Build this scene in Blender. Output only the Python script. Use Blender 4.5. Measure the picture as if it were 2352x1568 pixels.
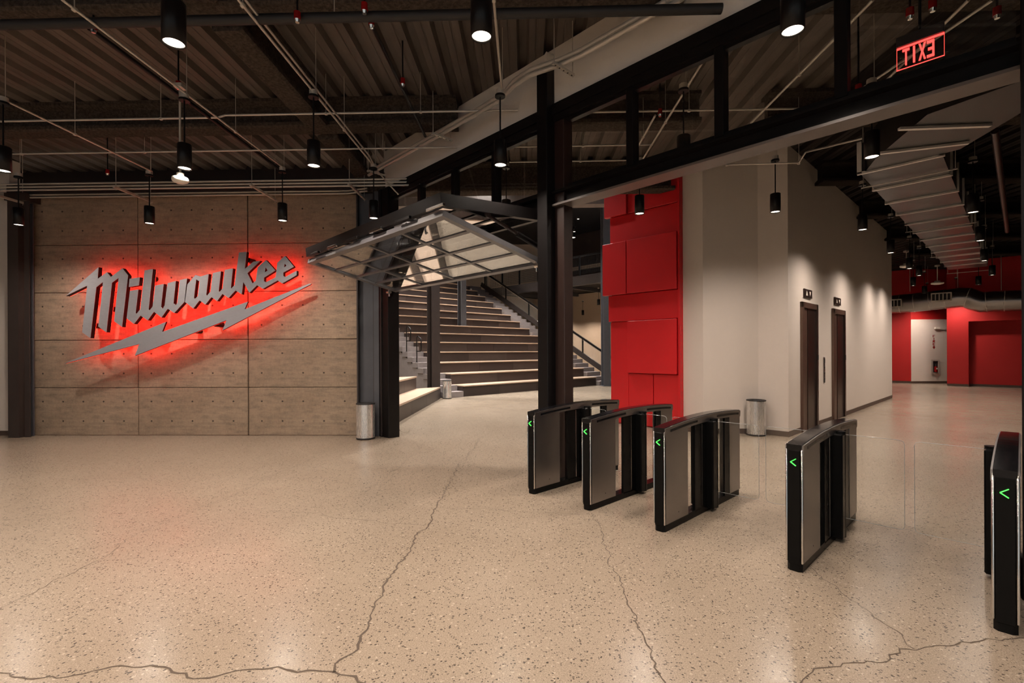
import bpy, bmesh, math, random
from mathutils import Vector, Matrix
from mathutils.geometry import tessellate_polygon
random.seed(7)
for o in list(bpy.data.objects):
    bpy.data.objects.remove(o)
SC = bpy.context.scene
COL = SC.collection

# ---------------------------------------------------------------- camera
FPX = 1111.0
EYE = Vector((0, 0, 1.6))
YAW, ROLL = math.radians(1.5), math.radians(.25)
R0 = Vector((math.cos(YAW), math.sin(YAW), 0)); U0 = Vector((0, 0, 1))
FWD = Vector((-math.sin(YAW), math.cos(YAW), 0))
CR = R0*math.cos(ROLL) - U0*math.sin(ROLL)
CU = R0*math.sin(ROLL) + U0*math.cos(ROLL)
cd = bpy.data.cameras.new('camera')
cd.sensor_width = 36.0
cd.lens = 36.0*FPX/2352.0
cd.shift_y = (806.5-784.0)/2352.0
cd.clip_start = .05; cd.clip_end = 200
cam = bpy.data.objects.new('camera', cd); COL.objects.link(cam)
cam.matrix_world = Matrix(((CR.x, CU.x, -FWD.x, EYE.x), (CR.y, CU.y, -FWD.y, EYE.y), (CR.z, CU.z, -FWD.z, EYE.z), (0, 0, 0, 1)))
SC.camera = cam

# ---------------------------------------------------------------- world, exposure
w = bpy.data.worlds.new('world'); SC.world = w; w.use_nodes = True
w.node_tree.nodes['Background'].inputs[0].default_value = (.95, .97, 1.0, 1)
w.node_tree.nodes['Background'].inputs[1].default_value = .55
SC.view_settings.view_transform = 'Standard'
SC.view_settings.look = 'None'
SC.view_settings.exposure = 0.35
SC.view_settings.gamma = 1.0
SC.view_settings.use_curve_mapping = False
SC.cycles.use_denoising = True
SC.cycles.denoising_input_passes = 'RGB_ALBEDO_NORMAL'
SC.cycles.denoising_prefilter = 'FAST'
SC.cycles.max_bounces = 6
SC.cycles.diffuse_bounces = 3
SC.cycles.glossy_bounces = 3
SC.cycles.use_adaptive_sampling = True
SC.cycles.adaptive_threshold = .1
SC.cycles.transparent_max_bounces = 16
SC.cycles.sample_clamp_indirect = 4.0
SC.cycles.caustics_reflective = False
SC.cycles.caustics_refractive = False
# daylight fill comes through an unseen glazed entrance front added behind the camera; this portal only guides its sampling
pl_ = bpy.data.lights.new('entrance_portal', 'AREA'); pl_.shape = 'RECTANGLE'; pl_.size = 21.6; pl_.size_y = 5.1; pl_.energy = 1; pl_.cycles.is_portal = True
po_ = bpy.data.objects.new('entrance_portal', pl_); COL.objects.link(po_)
po_.location = (-2.2, -6.25, 2.7); po_.rotation_euler = (math.radians(90), 0, 0)
WARM = (1.0, .84, .72)
LAMP_W = 225.0          # watts of each pendant's downlight
LENS_GLOW = 6.0

# ---------------------------------------------------------------- measuring: photograph pixel -> point of the place
def ray(px, py):
    return FWD + CR*((px-1176)/FPX) + CU*((806.5-py)/FPX)
def onp(px, py, P, n):
    d = ray(px, py); P = Vector(P); n = Vector(n)
    return EYE + d*((P-EYE).dot(n)/d.dot(n))
def atz(px, py, z=0): return onp(px, py, (0, 0, z), (0, 0, 1))
def aty(px, py, y): return onp(px, py, (0, y, 0), (0, 1, 0))
S2 = math.sqrt(.5)
D1 = Vector((-S2, S2, 0)); D2 = Vector((S2, S2, 0)); E1 = -D1; NF = -D2

# ---------------------------------------------------------------- mesh collecting
class MB:
    def __init__(s): s.v = []; s.f = []; s.sm = []
    def add(s, vs, fs, smooth=False):
        b = len(s.v); s.v += [tuple(p) for p in vs]
        for f in fs: s.f.append(tuple(i+b for i in f)); s.sm.append(smooth)
        return s
    def box(s, x0, x1, y0, y1, z0, z1):
        if x0 > x1: x0, x1 = x1, x0
        if y0 > y1: y0, y1 = y1, y0
        if z0 > z1: z0, z1 = z1, z0
        vs = [(x0,y0,z0),(x1,y0,z0),(x1,y1,z0),(x0,y1,z0),(x0,y0,z1),(x1,y0,z1),(x1,y1,z1),(x0,y1,z1)]
        return s.add(vs, [(0,3,2,1),(4,5,6,7),(0,1,5,4),(1,2,6,5),(2,3,7,6),(3,0,4,7)])
    def bbox(s, x0, x1, y0, y1, z0, z1, b=.004):
        """box with bevelled edges"""
        if x0 > x1: x0, x1 = x1, x0
        if y0 > y1: y0, y1 = y1, y0
        if z0 > z1: z0, z1 = z1, z0
        b = min(b, (x1-x0)*.49, (y1-y0)*.49, (z1-z0)*.49)
        bm = bmesh.new(); bmesh.ops.create_cube(bm, size=1)
        for v in bm.verts:
            v.co = Vector(((x0+x1)/2+v.co.x*(x1-x0), (y0+y1)/2+v.co.y*(y1-y0), (z0+z1)/2+v.co.z*(z1-z0)))
        bmesh.ops.bevel(bm, geom=bm.edges[:], offset=b, segments=1, affect='EDGES')
        bm.verts.index_update()
        s.add([v.co.copy() for v in bm.verts], [[v.index for v in f.verts] for f in bm.faces]); bm.free()
        return s
    def obox(s, c, ex, ey, ez):
        """box by centre and three half-extent vectors"""
        c = Vector(c); ex = Vector(ex); ey = Vector(ey); ez = Vector(ez)
        vs = [c-ex-ey-ez, c+ex-ey-ez, c+ex+ey-ez, c-ex+ey-ez, c-ex-ey+ez, c+ex-ey+ez, c+ex+ey+ez, c-ex+ey+ez]
        return s.add(vs, [(0,3,2,1),(4,5,6,7),(0,1,5,4),(1,2,6,5),(2,3,7,6),(3,0,4,7)])
    def bar(s, a, b, wx, wz, up=(0,0,1)):
        """rectangular bar from a to b"""
        a = Vector(a); b = Vector(b); d = (b-a); l = d.length; d.normalize()
        side = d.cross(Vector(up))
        if side.length < 1e-4: side = d.cross(Vector((1,0,0)))
        side.normalize(); u = side.cross(d)
        return s.obox((a+b)/2, d*(l/2), side*(wx/2), u*(wz/2))
    def cyl(s, a, b, r, n=16, r2=None, caps=True):
        a = Vector(a); b = Vector(b); d = (b-a).normalized(); r2 = r if r2 is None else r2
        u = d.cross(Vector((0,0,1)))
        if u.length < 1e-4: u = Vector((1,0,0))
        u.normalize(); w = d.cross(u)
        A = [a+(u*math.cos(t)+w*math.sin(t))*r for t in [2*math.pi*i/n for i in range(n)]]
        B = [b+(u*math.cos(t)+w*math.sin(t))*r2 for t in [2*math.pi*i/n for i in range(n)]]
        s.add(A+B, [(i, (i+1) % n, n+(i+1) % n, n+i) for i in range(n)], True)
        if caps:
            s.add(A, [tuple(range(n-1, -1, -1))]); s.add(B, [tuple(range(n))])
        return s
    def tube(s, pts, r, n=8):
        pts = [Vector(p) for p in pts]; rings = []; up = None
        for i, p in enumerate(pts):
            if i == 0: d = pts[1]-p
            elif i == len(pts)-1: d = p-pts[-2]
            else: d = (pts[i+1]-p).normalized()+(p-pts[i-1]).normalized()
            d.normalize()
            if up is None:
                up = d.cross(Vector((0,0,1)))
                if up.length < 1e-3: up = Vector((1,0,0))
            u = (up-d*up.dot(d)).normalized(); up = u; w = d.cross(u)
            rings.append([p+(u*math.cos(t)+w*math.sin(t))*r for t in [2*math.pi*k/n for k in range(n)]])
        vs = [q for ring in rings for q in ring]; fs = []
        for i in range(len(pts)-1):
            for k in range(n): fs.append((i*n+k, i*n+(k+1) % n, (i+1)*n+(k+1) % n, (i+1)*n+k))
        s.add(vs, fs, True)
        s.add(rings[0], [tuple(range(n-1, -1, -1))]); s.add(rings[-1], [tuple(range(n))])
        return s
    def lathe(s, prof, n=24, c=(0,0,0)):
        c = Vector(c); vs = []; fs = []
        for r, z in prof:
            for k in range(n):
                t = 2*math.pi*k/n; vs.append(c+Vector((r*math.cos(t), r*math.sin(t), z)))
        for i in range(len(prof)-1):
            for k in range(n): fs.append((i*n+k, i*n+(k+1) % n, (i+1)*n+(k+1) % n, (i+1)*n+k))
        return s.add(vs, fs, True)
    def disc(s, c, r, n=24, nz=-1):
        c = Vector(c); vs = [c+Vector((r*math.cos(2*math.pi*k/n), r*math.sin(2*math.pi*k/n), 0)) for k in range(n)]
        return s.add(vs, [tuple(range(n)) if nz > 0 else tuple(range(n-1, -1, -1))])
    def prism(s, loops, to3, d0, d1):
        """polygon (with holes) extruded: to3(u, v, d) -> point"""
        flat = [p for l in loops for p in l]
        tri = tessellate_polygon([[Vector((p[0], p[1], 0)) for p in l] for l in loops])
        n = len(flat)
        F = [to3(p[0], p[1], d0) for p in flat]; B = [to3(p[0], p[1], d1) for p in flat]
        nrm = (F[tri[0][1]]-F[tri[0][0]]).cross(F[tri[0][2]]-F[tri[0][0]])
        good = nrm.dot(F[0]-B[0]) > 0
        for t in tri:
            a = (F[t[1]]-F[t[0]]).cross(F[t[2]]-F[t[0]]).dot(F[0]-B[0]) > 0
            q = t if a else (t[0], t[2], t[1])
            s.add([F[i] for i in q], [(0, 1, 2)]); s.add([B[i] for i in q], [(0, 2, 1)])
        k = 0
        for l in loops:
            m = len(l); area = sum(l[i][0]*l[(i+1) % m][1]-l[(i+1) % m][0]*l[i][1] for i in range(m))
            for i in range(m):
                j = (i+1) % m
                s.add([F[k+i], F[k+j], B[k+j], B[k+i]], [(0, 1, 2, 3) if area < 0 else (3, 2, 1, 0)])
            k += m
        return s
    def build(s, name, mat, parent=None, matrix=None, kind=None):
        me = bpy.data.meshes.new(name); me.from_pydata(s.v, [], s.f)
        me.polygons.foreach_set('use_smooth', s.sm); me.materials.append(mat); me.update()
        o = bpy.data.objects.new(name, me); COL.objects.link(o)
        if parent: o.parent = parent
        if matrix is not None: o.matrix_world = matrix
        if kind: o['kind'] = kind
        return o

def tag(o, label, cat, group=None):
    o['label'] = label; o['category'] = cat
    if group: o['group'] = group
    return o
def struct(o): o['kind'] = 'structure'; return o
def empty(name, loc=(0,0,0), rz=0, matrix=None):
    o = bpy.data.objects.new(name, None); COL.objects.link(o)
    o.empty_display_size = .1
    if matrix is not None: o.matrix_world = matrix
    else: o.location = loc; o.rotation_euler = (0, 0, rz)
    return o
def copy_tree(o, parent=None):
    c = o.copy(); COL.objects.link(c); c.parent = parent
    for ch in o.children: copy_tree(ch, c)
    return c
def link_copy(o, parent=None, loc=None):
    c = o.copy(); COL.objects.link(c); c.parent = parent
    if loc is not None: c.location = loc
    return c

# ---------------------------------------------------------------- materials
class NT:
    def __init__(s, name):
        s.m = bpy.data.materials.new(name); s.m.use_nodes = True; s.t = s.m.node_tree
        s.b = s.t.nodes['Principled BSDF']; s.out = s.t.nodes['Material Output']; s._co = None
    def n(s, typ, **kw):
        x = s.t.nodes.new(typ)
        for k, v in kw.items():
            if k.startswith('i_'):
                key = k[2:]
                x.inputs[int(key) if key.isdigit() else key.replace('_', ' ')].default_value = v
            else: setattr(x, k, v)
        return x
    def l(s, a, b): s.t.links.new(a, b)
    @property
    def co(s):
        if s._co is None: s._co = s.n('ShaderNodeTexCoord').outputs['Object']
        return s._co
    def noise(s, scale, detail=3, rough=.55, vec=None, dist=0):
        x = s.n('ShaderNodeTexNoise', i_Scale=scale, i_Detail=detail, i_Roughness=rough, i_Distortion=dist)
        s.l(vec or s.co, x.inputs['Vector']); return x.outputs[0]
    def mapped(s, scale):
        x = s.n('ShaderNodeMapping'); x.inputs['Scale'].default_value = scale; s.l(s.co, x.inputs['Vector']); return x.outputs[0]
    def ramp(s, fac, stops):
        x = s.n('ShaderNodeValToRGB'); s.l(fac, x.inputs[0]); e = x.color_ramp.elements
        while len(e) < len(stops): e.new(.5)
        for q, (p, c) in zip(e, stops):
            q.position = p; q.color = (c, c, c, 1) if isinstance(c, (int, float)) else tuple(c)+(1,)
        return x.outputs[0]
    def mix(s, fac, a, b, mode='MIX'):
        x = s.n('ShaderNodeMix', data_type='RGBA', blend_type=mode)
        for sock, val in ((x.inputs[0], fac), (x.inputs[6], a), (x.inputs[7], b)):
            if hasattr(val, 'is_linked'): s.l(val, sock)
            elif isinstance(val, (int, float)): sock.default_value = val
            else: sock.default_value = tuple(val)+(1,)
        return x.outputs[2]
    def math(s, op, a, b=None):
        x = s.n('ShaderNodeMath', operation=op)
        for i, val in enumerate((a, b)):
            if val is None: continue
            if hasattr(val, 'is_linked'): s.l(val, x.inputs[i])
            else: x.inputs[i].default_value = val
        return x.outputs[0]
    def bump(s, h, strength=.3, dist=.01):
        x = s.n('ShaderNodeBump', i_Strength=strength, i_Distance=dist); s.l(h, x.inputs['Height']); s.l(x.outputs[0], s.b.inputs['Normal'])
    def set(s, **kw):
        for k, v in kw.items():
            sock = s.b.inputs[k.replace('_', ' ')]
            if hasattr(v, 'is_linked'): s.l(v, sock)
            elif isinstance(v, (int, float)): sock.default_value = v
            else: sock.default_value = tuple(v)+(1,) if len(v) == 3 else v
        return s

def plain(name, col, rough=.5, metal=0, var=.12, scale=6, bump=0, bscale=60, bdist=.004, spec=.5):
    """one colour with faint mottling"""
    t = NT(name)
    c = t.mix(t.noise(scale, 2), tuple(x*(1-var) for x in col), tuple(min(1, x*(1+var)) for x in col))
    t.set(Base_Color=c, Roughness=rough, Metallic=metal, Specular_IOR_Level=spec)
    if bump: t.bump(t.noise(bscale, 4), bump, bdist)
    return t.m
def glow(name, col, strength):
    t = NT(name); t.set(Base_Color=col, Emission_Color=col, Emission_Strength=strength, Roughness=.4)
    return t.m
def brushed(name, col, rough, stretch=(1, 1, 40), var=.2, metal=1.0):
    t = NT(name); v = t.mapped(stretch)
    nz = t.noise(8, 3, vec=v)
    t.set(Base_Color=t.mix(nz, tuple(x*(1-var) for x in col), tuple(min(1, x*(1+var)) for x in col)), Metallic=metal,
          Roughness=t.ramp(nz, [(0, rough*.8), (1, rough*1.25)]))
    return t.m
def glass(name, tint=(.95, .97, .96), f0=.045, rough=0.0):
    t = NT(name)
    t.t.nodes.remove(t.b)
    lw = t.n('ShaderNodeLayerWeight', i_Blend=.5)
    fac = t.math('ADD', t.math('MULTIPLY', t.math('POWER', lw.outputs['Facing'], 5.0), 1-f0), f0)
    tr = t.n('ShaderNodeBsdfTransparent'); tr.inputs[0].default_value = tuple(tint)+(1,)
    gl = t.n('ShaderNodeBsdfGlossy'); gl.inputs['Roughness'].default_value = rough
    gl.inputs[0].default_value = (1, 1, 1, 1)
    mx = t.n('ShaderNodeMixShader'); t.l(fac, mx.inputs[0]); t.l(tr.outputs[0], mx.inputs[1]); t.l(gl.outputs[0], mx.inputs[2])
    t.l(mx.outputs[0], t.out.inputs[0])
    return t.m

M = {}
def floor_mat():
    t = NT('polished_concrete')
    big = t.noise(.55, 2, .5); mid = t.noise(2.3, 2)
    base = t.mix(t.ramp(big, [(.35, 0), (.7, 1)]), (.268, .216, .160), (.31, .256, .196))
    base = t.mix(t.ramp(mid, [(.4, 0), (.75, .35)]), base, (.23, .18, .133))
    fine = t.noise(150, 3, .7)
    base = t.mix(t.ramp(fine, [(.36, .6), (.56, 0)]), base, (.17, .13, .098))
    base = t.mix(t.ramp(fine, [(.52, 0), (.7, .5)]), base, (.45, .385, .31))
    wob = t.n('ShaderNodeVectorMath', operation='ADD')
    nz = t.n('ShaderNodeTexNoise', i_Scale=70.0, i_Detail=1.0); t.l(t.co, nz.inputs['Vector'])
    sc = t.n('ShaderNodeVectorMath', operation='SCALE'); sc.inputs['Scale'].default_value = .016; t.l(nz.outputs['Color'], sc.inputs[0])
    t.l(t.co, wob.inputs[0]); t.l(sc.outputs[0], wob.inputs[1])
    def specks(scale, keep, rad, color, base, amt=1.0):
        vo = t.n('ShaderNodeTexVoronoi', i_Scale=scale, i_Randomness=1.0); vo.feature = 'F1'
        t.l(wob.outputs[0], vo.inputs['Vector'])
        sep = t.n('ShaderNodeSeparateColor'); t.l(vo.outputs['Color'], sep.inputs[0])
        on = t.math('GREATER_THAN', sep.outputs[0], 1-keep)
        r = t.math('MULTIPLY', t.math('ADD', sep.outputs[1], .45), rad)
        inside = t.math('LESS_THAN', vo.outputs['Distance'], r)
        fac = t.math('MULTIPLY', t.math('MULTIPLY', on, inside), t.math('MULTIPLY', t.math('ADD', t.math('MULTIPLY', sep.outputs[2], .35), .65), amt))
        return t.mix(fac, base, color)
    base = specks(40, .35, .24, (.52, .46, .38), base, .45)
    base = specks(105, .4, .28, (.16, .125, .10), base, .5)
    base = specks(74, .30, .33, (.05, .039, .033), base, .95)
    base = specks(42, .22, .24, (.03, .024, .022), base, 1.0)
    t.set(Base_Color=base, Roughness=t.ramp(mid, [(.3, .20), (.7, .27)]), Specular_IOR_Level=.24)
    return t.m
def concrete_mat():
    t = NT('board_formed_concrete')
    v = t.mapped((1, 1, 5))
    n1 = t.noise(1.1, 3, .6); n2 = t.noise(3.2, 4, .65, vec=v); n3 = t.noise(22, 3, .6, vec=v); n4 = t.noise(16, 3, vec=t.mapped((4, 1, .6)))
    c = t.mix(t.ramp(n1, [(.3, 0), (.7, 1)]), (.285, .205, .142), (.41, .31, .222))
    c = t.mix(t.ramp(n2, [(.42, 0), (.68, .8)]), c, (.19, .155, .115))
    c = t.mix(t.ramp(n3, [(.48, 0), (.78, .6)]), c, (.52, .41, .29))
    oi = t.n('ShaderNodeObjectInfo'); c = t.mix(t.ramp(oi.outputs['Random'], [(0, 0), (1, .28)]), c, (.20, .145, .105))
    c = t.mix(t.ramp(n4, [(.5, 0), (.8, .55)]), c, (.16, .115, .082))
    c = t.mix(t.ramp(t.noise(55, 4, .7, vec=t.mapped((1, 1, 2.5))), [(.56, 0), (.8, .55)]), c, (.12, .085, .06))
    t.set(Base_Color=c, Roughness=.72, Specular_IOR_Level=.35)
    t.bump(n3, .25, .004)
    return t.m
def fireproof_mat():
    t = NT('sprayed_fireproofing'); n = t.noise(28, 5, .7)
    t.set(Base_Color=t.mix(t.ramp(n, [(.35, 0), (.7, 1)]), (.040, .032, .026), (.12, .097, .08)), Roughness=.95, Specular_IOR_Level=.1)
    t.bump(n, .9, .03)
    return t.m
def deck_mat():
    t = NT('painted_steel_deck'); n = t.noise(3, 5, .6, vec=t.mapped((3, .5, 1)))
    t.set(Base_Color=t.mix(t.ramp(n, [(.3, 0), (.7, 1)]), (.10, .082, .07), (.145, .12, .103)), Roughness=.6, Specular_IOR_Level=.3)
    return t.m
def oak_mat(name, a, b, rough):
    t = NT(name); n = t.noise(3, 5, .6, vec=t.mapped((2, 2, 9)), dist=.6); m = t.noise(.6, 2)
    c = t.mix(n, a, b); c = t.mix(t.ramp(m, [(.4, 0), (.7, .4)]), c, tuple(x*.75 for x in a))
    t.set(Base_Color=c, Roughness=rough)
    return t.m
M['floor'] = floor_mat(); M['concrete'] = concrete_mat(); M['fireproof'] = fireproof_mat(); M['deck'] = deck_mat()
M['crack'] = plain('crack_filler', (.085, .064, .047), .7, spec=.2)
M['joint'] = plain('panel_joint', (.06, .045, .032), .9)
M['white'] = plain('warm_white_paint', (.68, .61, .545), .6, var=.02, scale=2)
M['soffit'] = plain('soffit_white_paint', (.88, .83, .76), .6, var=.03, scale=2)
M['base'] = plain('brown_rubber_base', (.085, .055, .042), .5)
M['satin'] = plain('satin_black_panel', (.005, .005, .005), .25, var=.2, spec=.12)
M['black'] = plain('black_powder_coat', (.007, .006, .006), .38, var=.2, spec=.25)
M['blackmat'] = plain('matt_black', (.012, .011, .011), .6, var=.2)
M['gloss'] = plain('gloss_black_plastic', (.005, .005, .006), .12, var=.2, spec=.3)
M['steelpaint'] = plain('dark_bronze_steel', (.040, .030, .027), .38, var=.15, spec=.6)
M['bluesteel'] = plain('blue_grey_painted_steel', (.085, .087, .098), .42, var=.15)
M['maroon'] = plain('maroon_brown_steel', (.030, .017, .014), .35, var=.15)
M['red'] = plain('signal_red_paint', (.60, .011, .016), .42, var=.05, scale=1.5)
M['redwall'] = plain('red_wall_paint', (.46, .012, .012), .6, var=.04, scale=1.5)
M['sprinkred'] = plain('red_sprinkler_plastic', (.28, .008, .008), .25)
M['stainless'] = brushed('brushed_stainless', (.36, .34, .335), .32, (40, 40, .5), .05)
M['cansteel'] = brushed('brushed_can_steel', (.74, .73, .71), .26, (20, 20, .6), .08, .8)
M['chrome'] = plain('bright_chrome', (.75, .72, .68), .15, 1, var=.05)
M['letter'] = brushed('brushed_grey_aluminium', (.40, .40, .43), .36, (2, 1, 10), .12, .35)
M['letterside'] = plain('sign_return_black', (.010, .006, .006), .5, spec=.2)
M['galv'] = plain('galvanised_conduit', (.60, .55, .485), .34, .3, var=.1, scale=12)
M['duct'] = brushed('galvanised_duct_sheet', (.062, .060, .060), .34, (12, 12, 12), .15)
M['spiral'] = brushed('spiral_duct_zinc', (.42, .40, .385), .30, (12, 12, 12), .12)
M['ductflange'] = plain('duct_flange_zinc', (.78, .75, .71), .3, .2, var=.08)
M['deckdark'] = plain('black_painted_deck', (.022, .018, .016), .7, var=.2, spec=.2)
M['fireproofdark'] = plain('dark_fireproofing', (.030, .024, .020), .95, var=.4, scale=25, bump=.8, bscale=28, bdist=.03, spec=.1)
M['lens'] = glow('lamp_lens', (1.0, .84, .64), LENS_GLOW)
M['ledred'] = glow('red_led', (1.0, .02, .012), 8.0)
M['exitred'] = glow('exit_red', (1.0, .06, .05), 2.2)
M['green'] = glow('green_led', (.08, 1.0, .10), 1.6)
M['glass'] = glass('clear_glass')
M['doorglass'] = glass('insulated_glass', (.72, .75, .75), .36)
M['wingglass'] = glass('wing_glass', (.985, .995, .99), .03)
M['edge'] = plain('polished_glass_edge', (.36, .38, .37), .2)
M['exitacrylic'] = glass('exit_acrylic', (.93, .80, .80), .05)
M['tread'] = oak_mat('oak_tread', (.42, .30, .215), (.52, .385, .285), .42)
M['riser'] = [oak_mat('dark_stained_ply_%d' % i, a, b, .42) for i, (a, b) in enumerate((((.030, .019, .017), (.048, .032, .028)), ((.024, .016, .015), (.040, .027, .024)), ((.038, .026, .023), (.058, .041, .036))))]
M['step'] = plain('grey_carpet_step', (.21, .18, .172), .85, var=.12, scale=9)
M['beige'] = plain('beige_wall_paint', (.66, .52, .38), .65, var=.03)
M['devicewhite'] = plain('white_plastic', (.78, .72, .64), .4, var=.03)
M['bronze'] = plain('bronze_door_metal', (.055, .036, .030), .28, .6, var=.1)
M['bronzelight'] = plain('bronze_frame_metal', (.14, .085, .065), .35, .5, var=.1)
# ================================================================= the room shell
DECK = 5.40            # underside of the roof deck
# ---- floor with its cracks
fl = struct(MB().box(-14, 27, -6, 36, -.1, 0).build('floor', M['floor']))
def crack(pts, w0, w1, step=.032, jit=.55):
    P = [atz(*p) for p in pts]; path = []
    for a, b in zip(P[:-1], P[1:]):
        n = max(1, int((b-a).length/step))
        for i in range(n): path.append(a.lerp(b, i/n))
    path.append(P[-1]); n = len(path); vs = []; fs = []
    off = 0
    for i, p in enumerate(path):
        d = (path[min(i+1, n-1)]-path[max(i-1, 0)]).normalized(); s = Vector((-d.y, d.x, 0))
        off = off*.75+random.uniform(-1, 1)*step*jit
        if i in (0, n-1): off = 0
        w = 1.25*(w0+(w1-w0)*i/max(1, n-1))*random.uniform(.55, 1.35)
        c = p+s*off
        vs += [(c.x-s.x*w/2, c.y-s.y*w/2, .0012), (c.x+s.x*w/2, c.y+s.y*w/2, .0012)]
        if i: fs.append((2*i-2, 2*i-1, 2*i+1, 2*i))
    fs = [f[::-1] if ((Vector(vs[f[1]])-Vector(vs[f[0]])).cross(Vector(vs[f[2]])-Vector(vs[f[0]]))).z < 0 else f for f in fs]
    MB().add(vs, fs).build('crack', M['crack'], fl)
crack([(1106,1003),(1076,1047),(1051,1075),(1023,1123),(1005,1164),(987,1200),(954,1233),(941,1271),(918,1302),(893,1335),(885,1368),(862,1399),(852,1429),(826,1460),(819,1491),(781,1526),(768,1543)], .008, .011)
crack([(768,1543),(699,1547),(633,1539),(546,1553),(462,1559),(403,1539),(352,1524),(306,1532),(250,1536),(153,1552),(66,1556),(0,1541),(-60,1550)], .010, .007)
crack([(768,1543),(821,1567),(860,1590)], .012, .01)
crack([(801,1011),(704,1059),(607,1100),(561,1128),(449,1169),(357,1207),(311,1225),(273,1258),(214,1292),(102,1343),(0,1401)], .006, .004)
crack([(985,1008),(939,1052),(877,1103),(837,1136)], .006, .004)
crack([(612,1174),(740,1177),(760,1190),(867,1197),(980,1205)], .003, .0045)
crack([(1008,1166),(1107,1168),(1200,1174),(1330,1181),(1364,1182)], .004, .003)
crack([(112,1100),(316,1099),(602,1097),(791,1098)], .003, .004)
crack([(1364,1181),(1380,1227),(1405,1288),(1426,1334),(1457,1405),(1469,1451),(1497,1503),(1520,1566),(1530,1590)], .005, .006)
crack([(1850,1294),(1891,1329),(1978,1390),(2100,1490)], .005, .005)
crack([(2400,1466),(2228,1468),(2131,1490),(2075,1495),(2042,1520),(1993,1518),(1896,1541),(1865,1554),(1855,1566),(1840,1590)], .006, .006)
crack([(1800,1256),(1763,1227),(1635,1206)], .004, .003)

# ---- roof deck: ribs run from the lobby front to the concrete wall
def deck(x0, x1, y0, y1, z):
    m = MB(); x = x0; pitch = .335; prof = []
    while x < x1:
        prof += [(x, z), (x+.075, z), (x+.082, z+.008), (x+.094, z+.008), (x+.101, z), (x+.185, z), (x+.215, z+.085), (x+.305, z+.085)]; x += pitch
    prof.append((x, z)); n = len(prof)
    vs = [(p[0], y0, p[1]) for p in prof]+[(p[0], y1, p[1]) for p in prof]
    m.add(vs, [(i, n+i, n+i+1, i+1) for i in range(n-1)])
    m.box(x0, x, y0, y1, z+.09, z+.16)
    return m
struct(deck(-14, 4.6, -6, 10.0, DECK).build('ceiling', M['deck']))
dk = deck(4.625, 27, -6, 34, DECK); 
struct(dk.build('ceiling_corridor', M['deckdark']))

# ---- concrete panel wall
WY = 9.2; XS = [-9.665, -7.503, -5.332, -3.196]; PH = .926
wb = struct(MB().box(-9.70, -3.19, WY+.05, WY+.30, 0, 4.64).build('wall_back', M['joint']))
pm = hm = None
for c in range(3):
    wd = XS[c+1]-XS[c]
    for r in range(5):
        z0 = r*PH
        if pm is None:
            a = MB().bbox(.006, 2.155, 0, .052, .005, PH-.005, .005).build('concrete_panel', M['concrete'], wb)
            h = MB()
            for i in range(5):
                for k in (.30, .71):
                    x = .26+.404*i; z = k*PH
                    h.cyl((x, -.0012, z), (x, .01, z), .017, 10)
            hh = h.build('tie_holes', M['joint'], a, kind='stuff'); pm, hm = a, hh
        else:
            a = link_copy(pm, wb); link_copy(hm, a)
        a.location = (XS[c], WY, z0)
# steel beam along the top of that wall and white wall left of it
tag(MB().box(-10.1, -2.7, WY-.02, WY+.30, 4.64, 4.90).build('steel_beam', M['steelpaint']), 'dark steel beam along the top of the concrete panel wall', 'beam')
struct(MB().box(-14, -10.06, WY, WY+.2, 0, DECK).build('wall_left', M['white']))
struct(MB().box(-14, -10.06, WY-.012, WY, 0, .09).build('baseboard_left', M['base']))

# ---- enclosing walls of the lobby behind and beside the camera
struct(MB().box(-14.2, -14, -6, 10, 0, DECK).build('wall_west', M['white']))
wr_ = struct(MB().box(-14, -13, -6.2, -6, 0, DECK).box(8.6, 27, -6.2, -6, 0, DECK).box(-13, 8.6, -6.2, -6, 5.25, DECK).build('wall_rear', M['white']))
wf = struct(empty('window_3', (0, -6.1, 0)))  # unseen entrance glazing, inferred and added for soft daylight on soffit and walls
for k in range(13): MB().box(-13+k*1.8-.04, -13+k*1.8+.04, -.06, .06, 0, 5.25).build('mullion', M['black'], wf)
for z_ in (.05, 2.6, 5.2): MB().box(-13, 8.6, -.05, .05, z_-.05, z_+.05).build('transom_bar', M['black'], wf)
for k in range(12): MB().box(-13+k*1.8+.04, -13+k*1.8+1.76, -.005, .005, .1, 5.15).build('pane', M['glass'], wf)
struct(MB().box(27, 27.2, -6, 36, 0, DECK+.2).build('wall_east', M['white']))
struct(MB().box(16, 27, 35.8, 36, 0, 9.5).build('wall_north', M['white']))
struct(MB().box(-.2, 7.5, -.08, .08, 0, DECK).build('wall_right', M['steelpaint'], matrix=Matrix.Translation((3.275+.45*S2, 3.275-.45*S2, 0)) @ Matrix.Rotation(-math.pi/4, 4, 'Z')))

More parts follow.
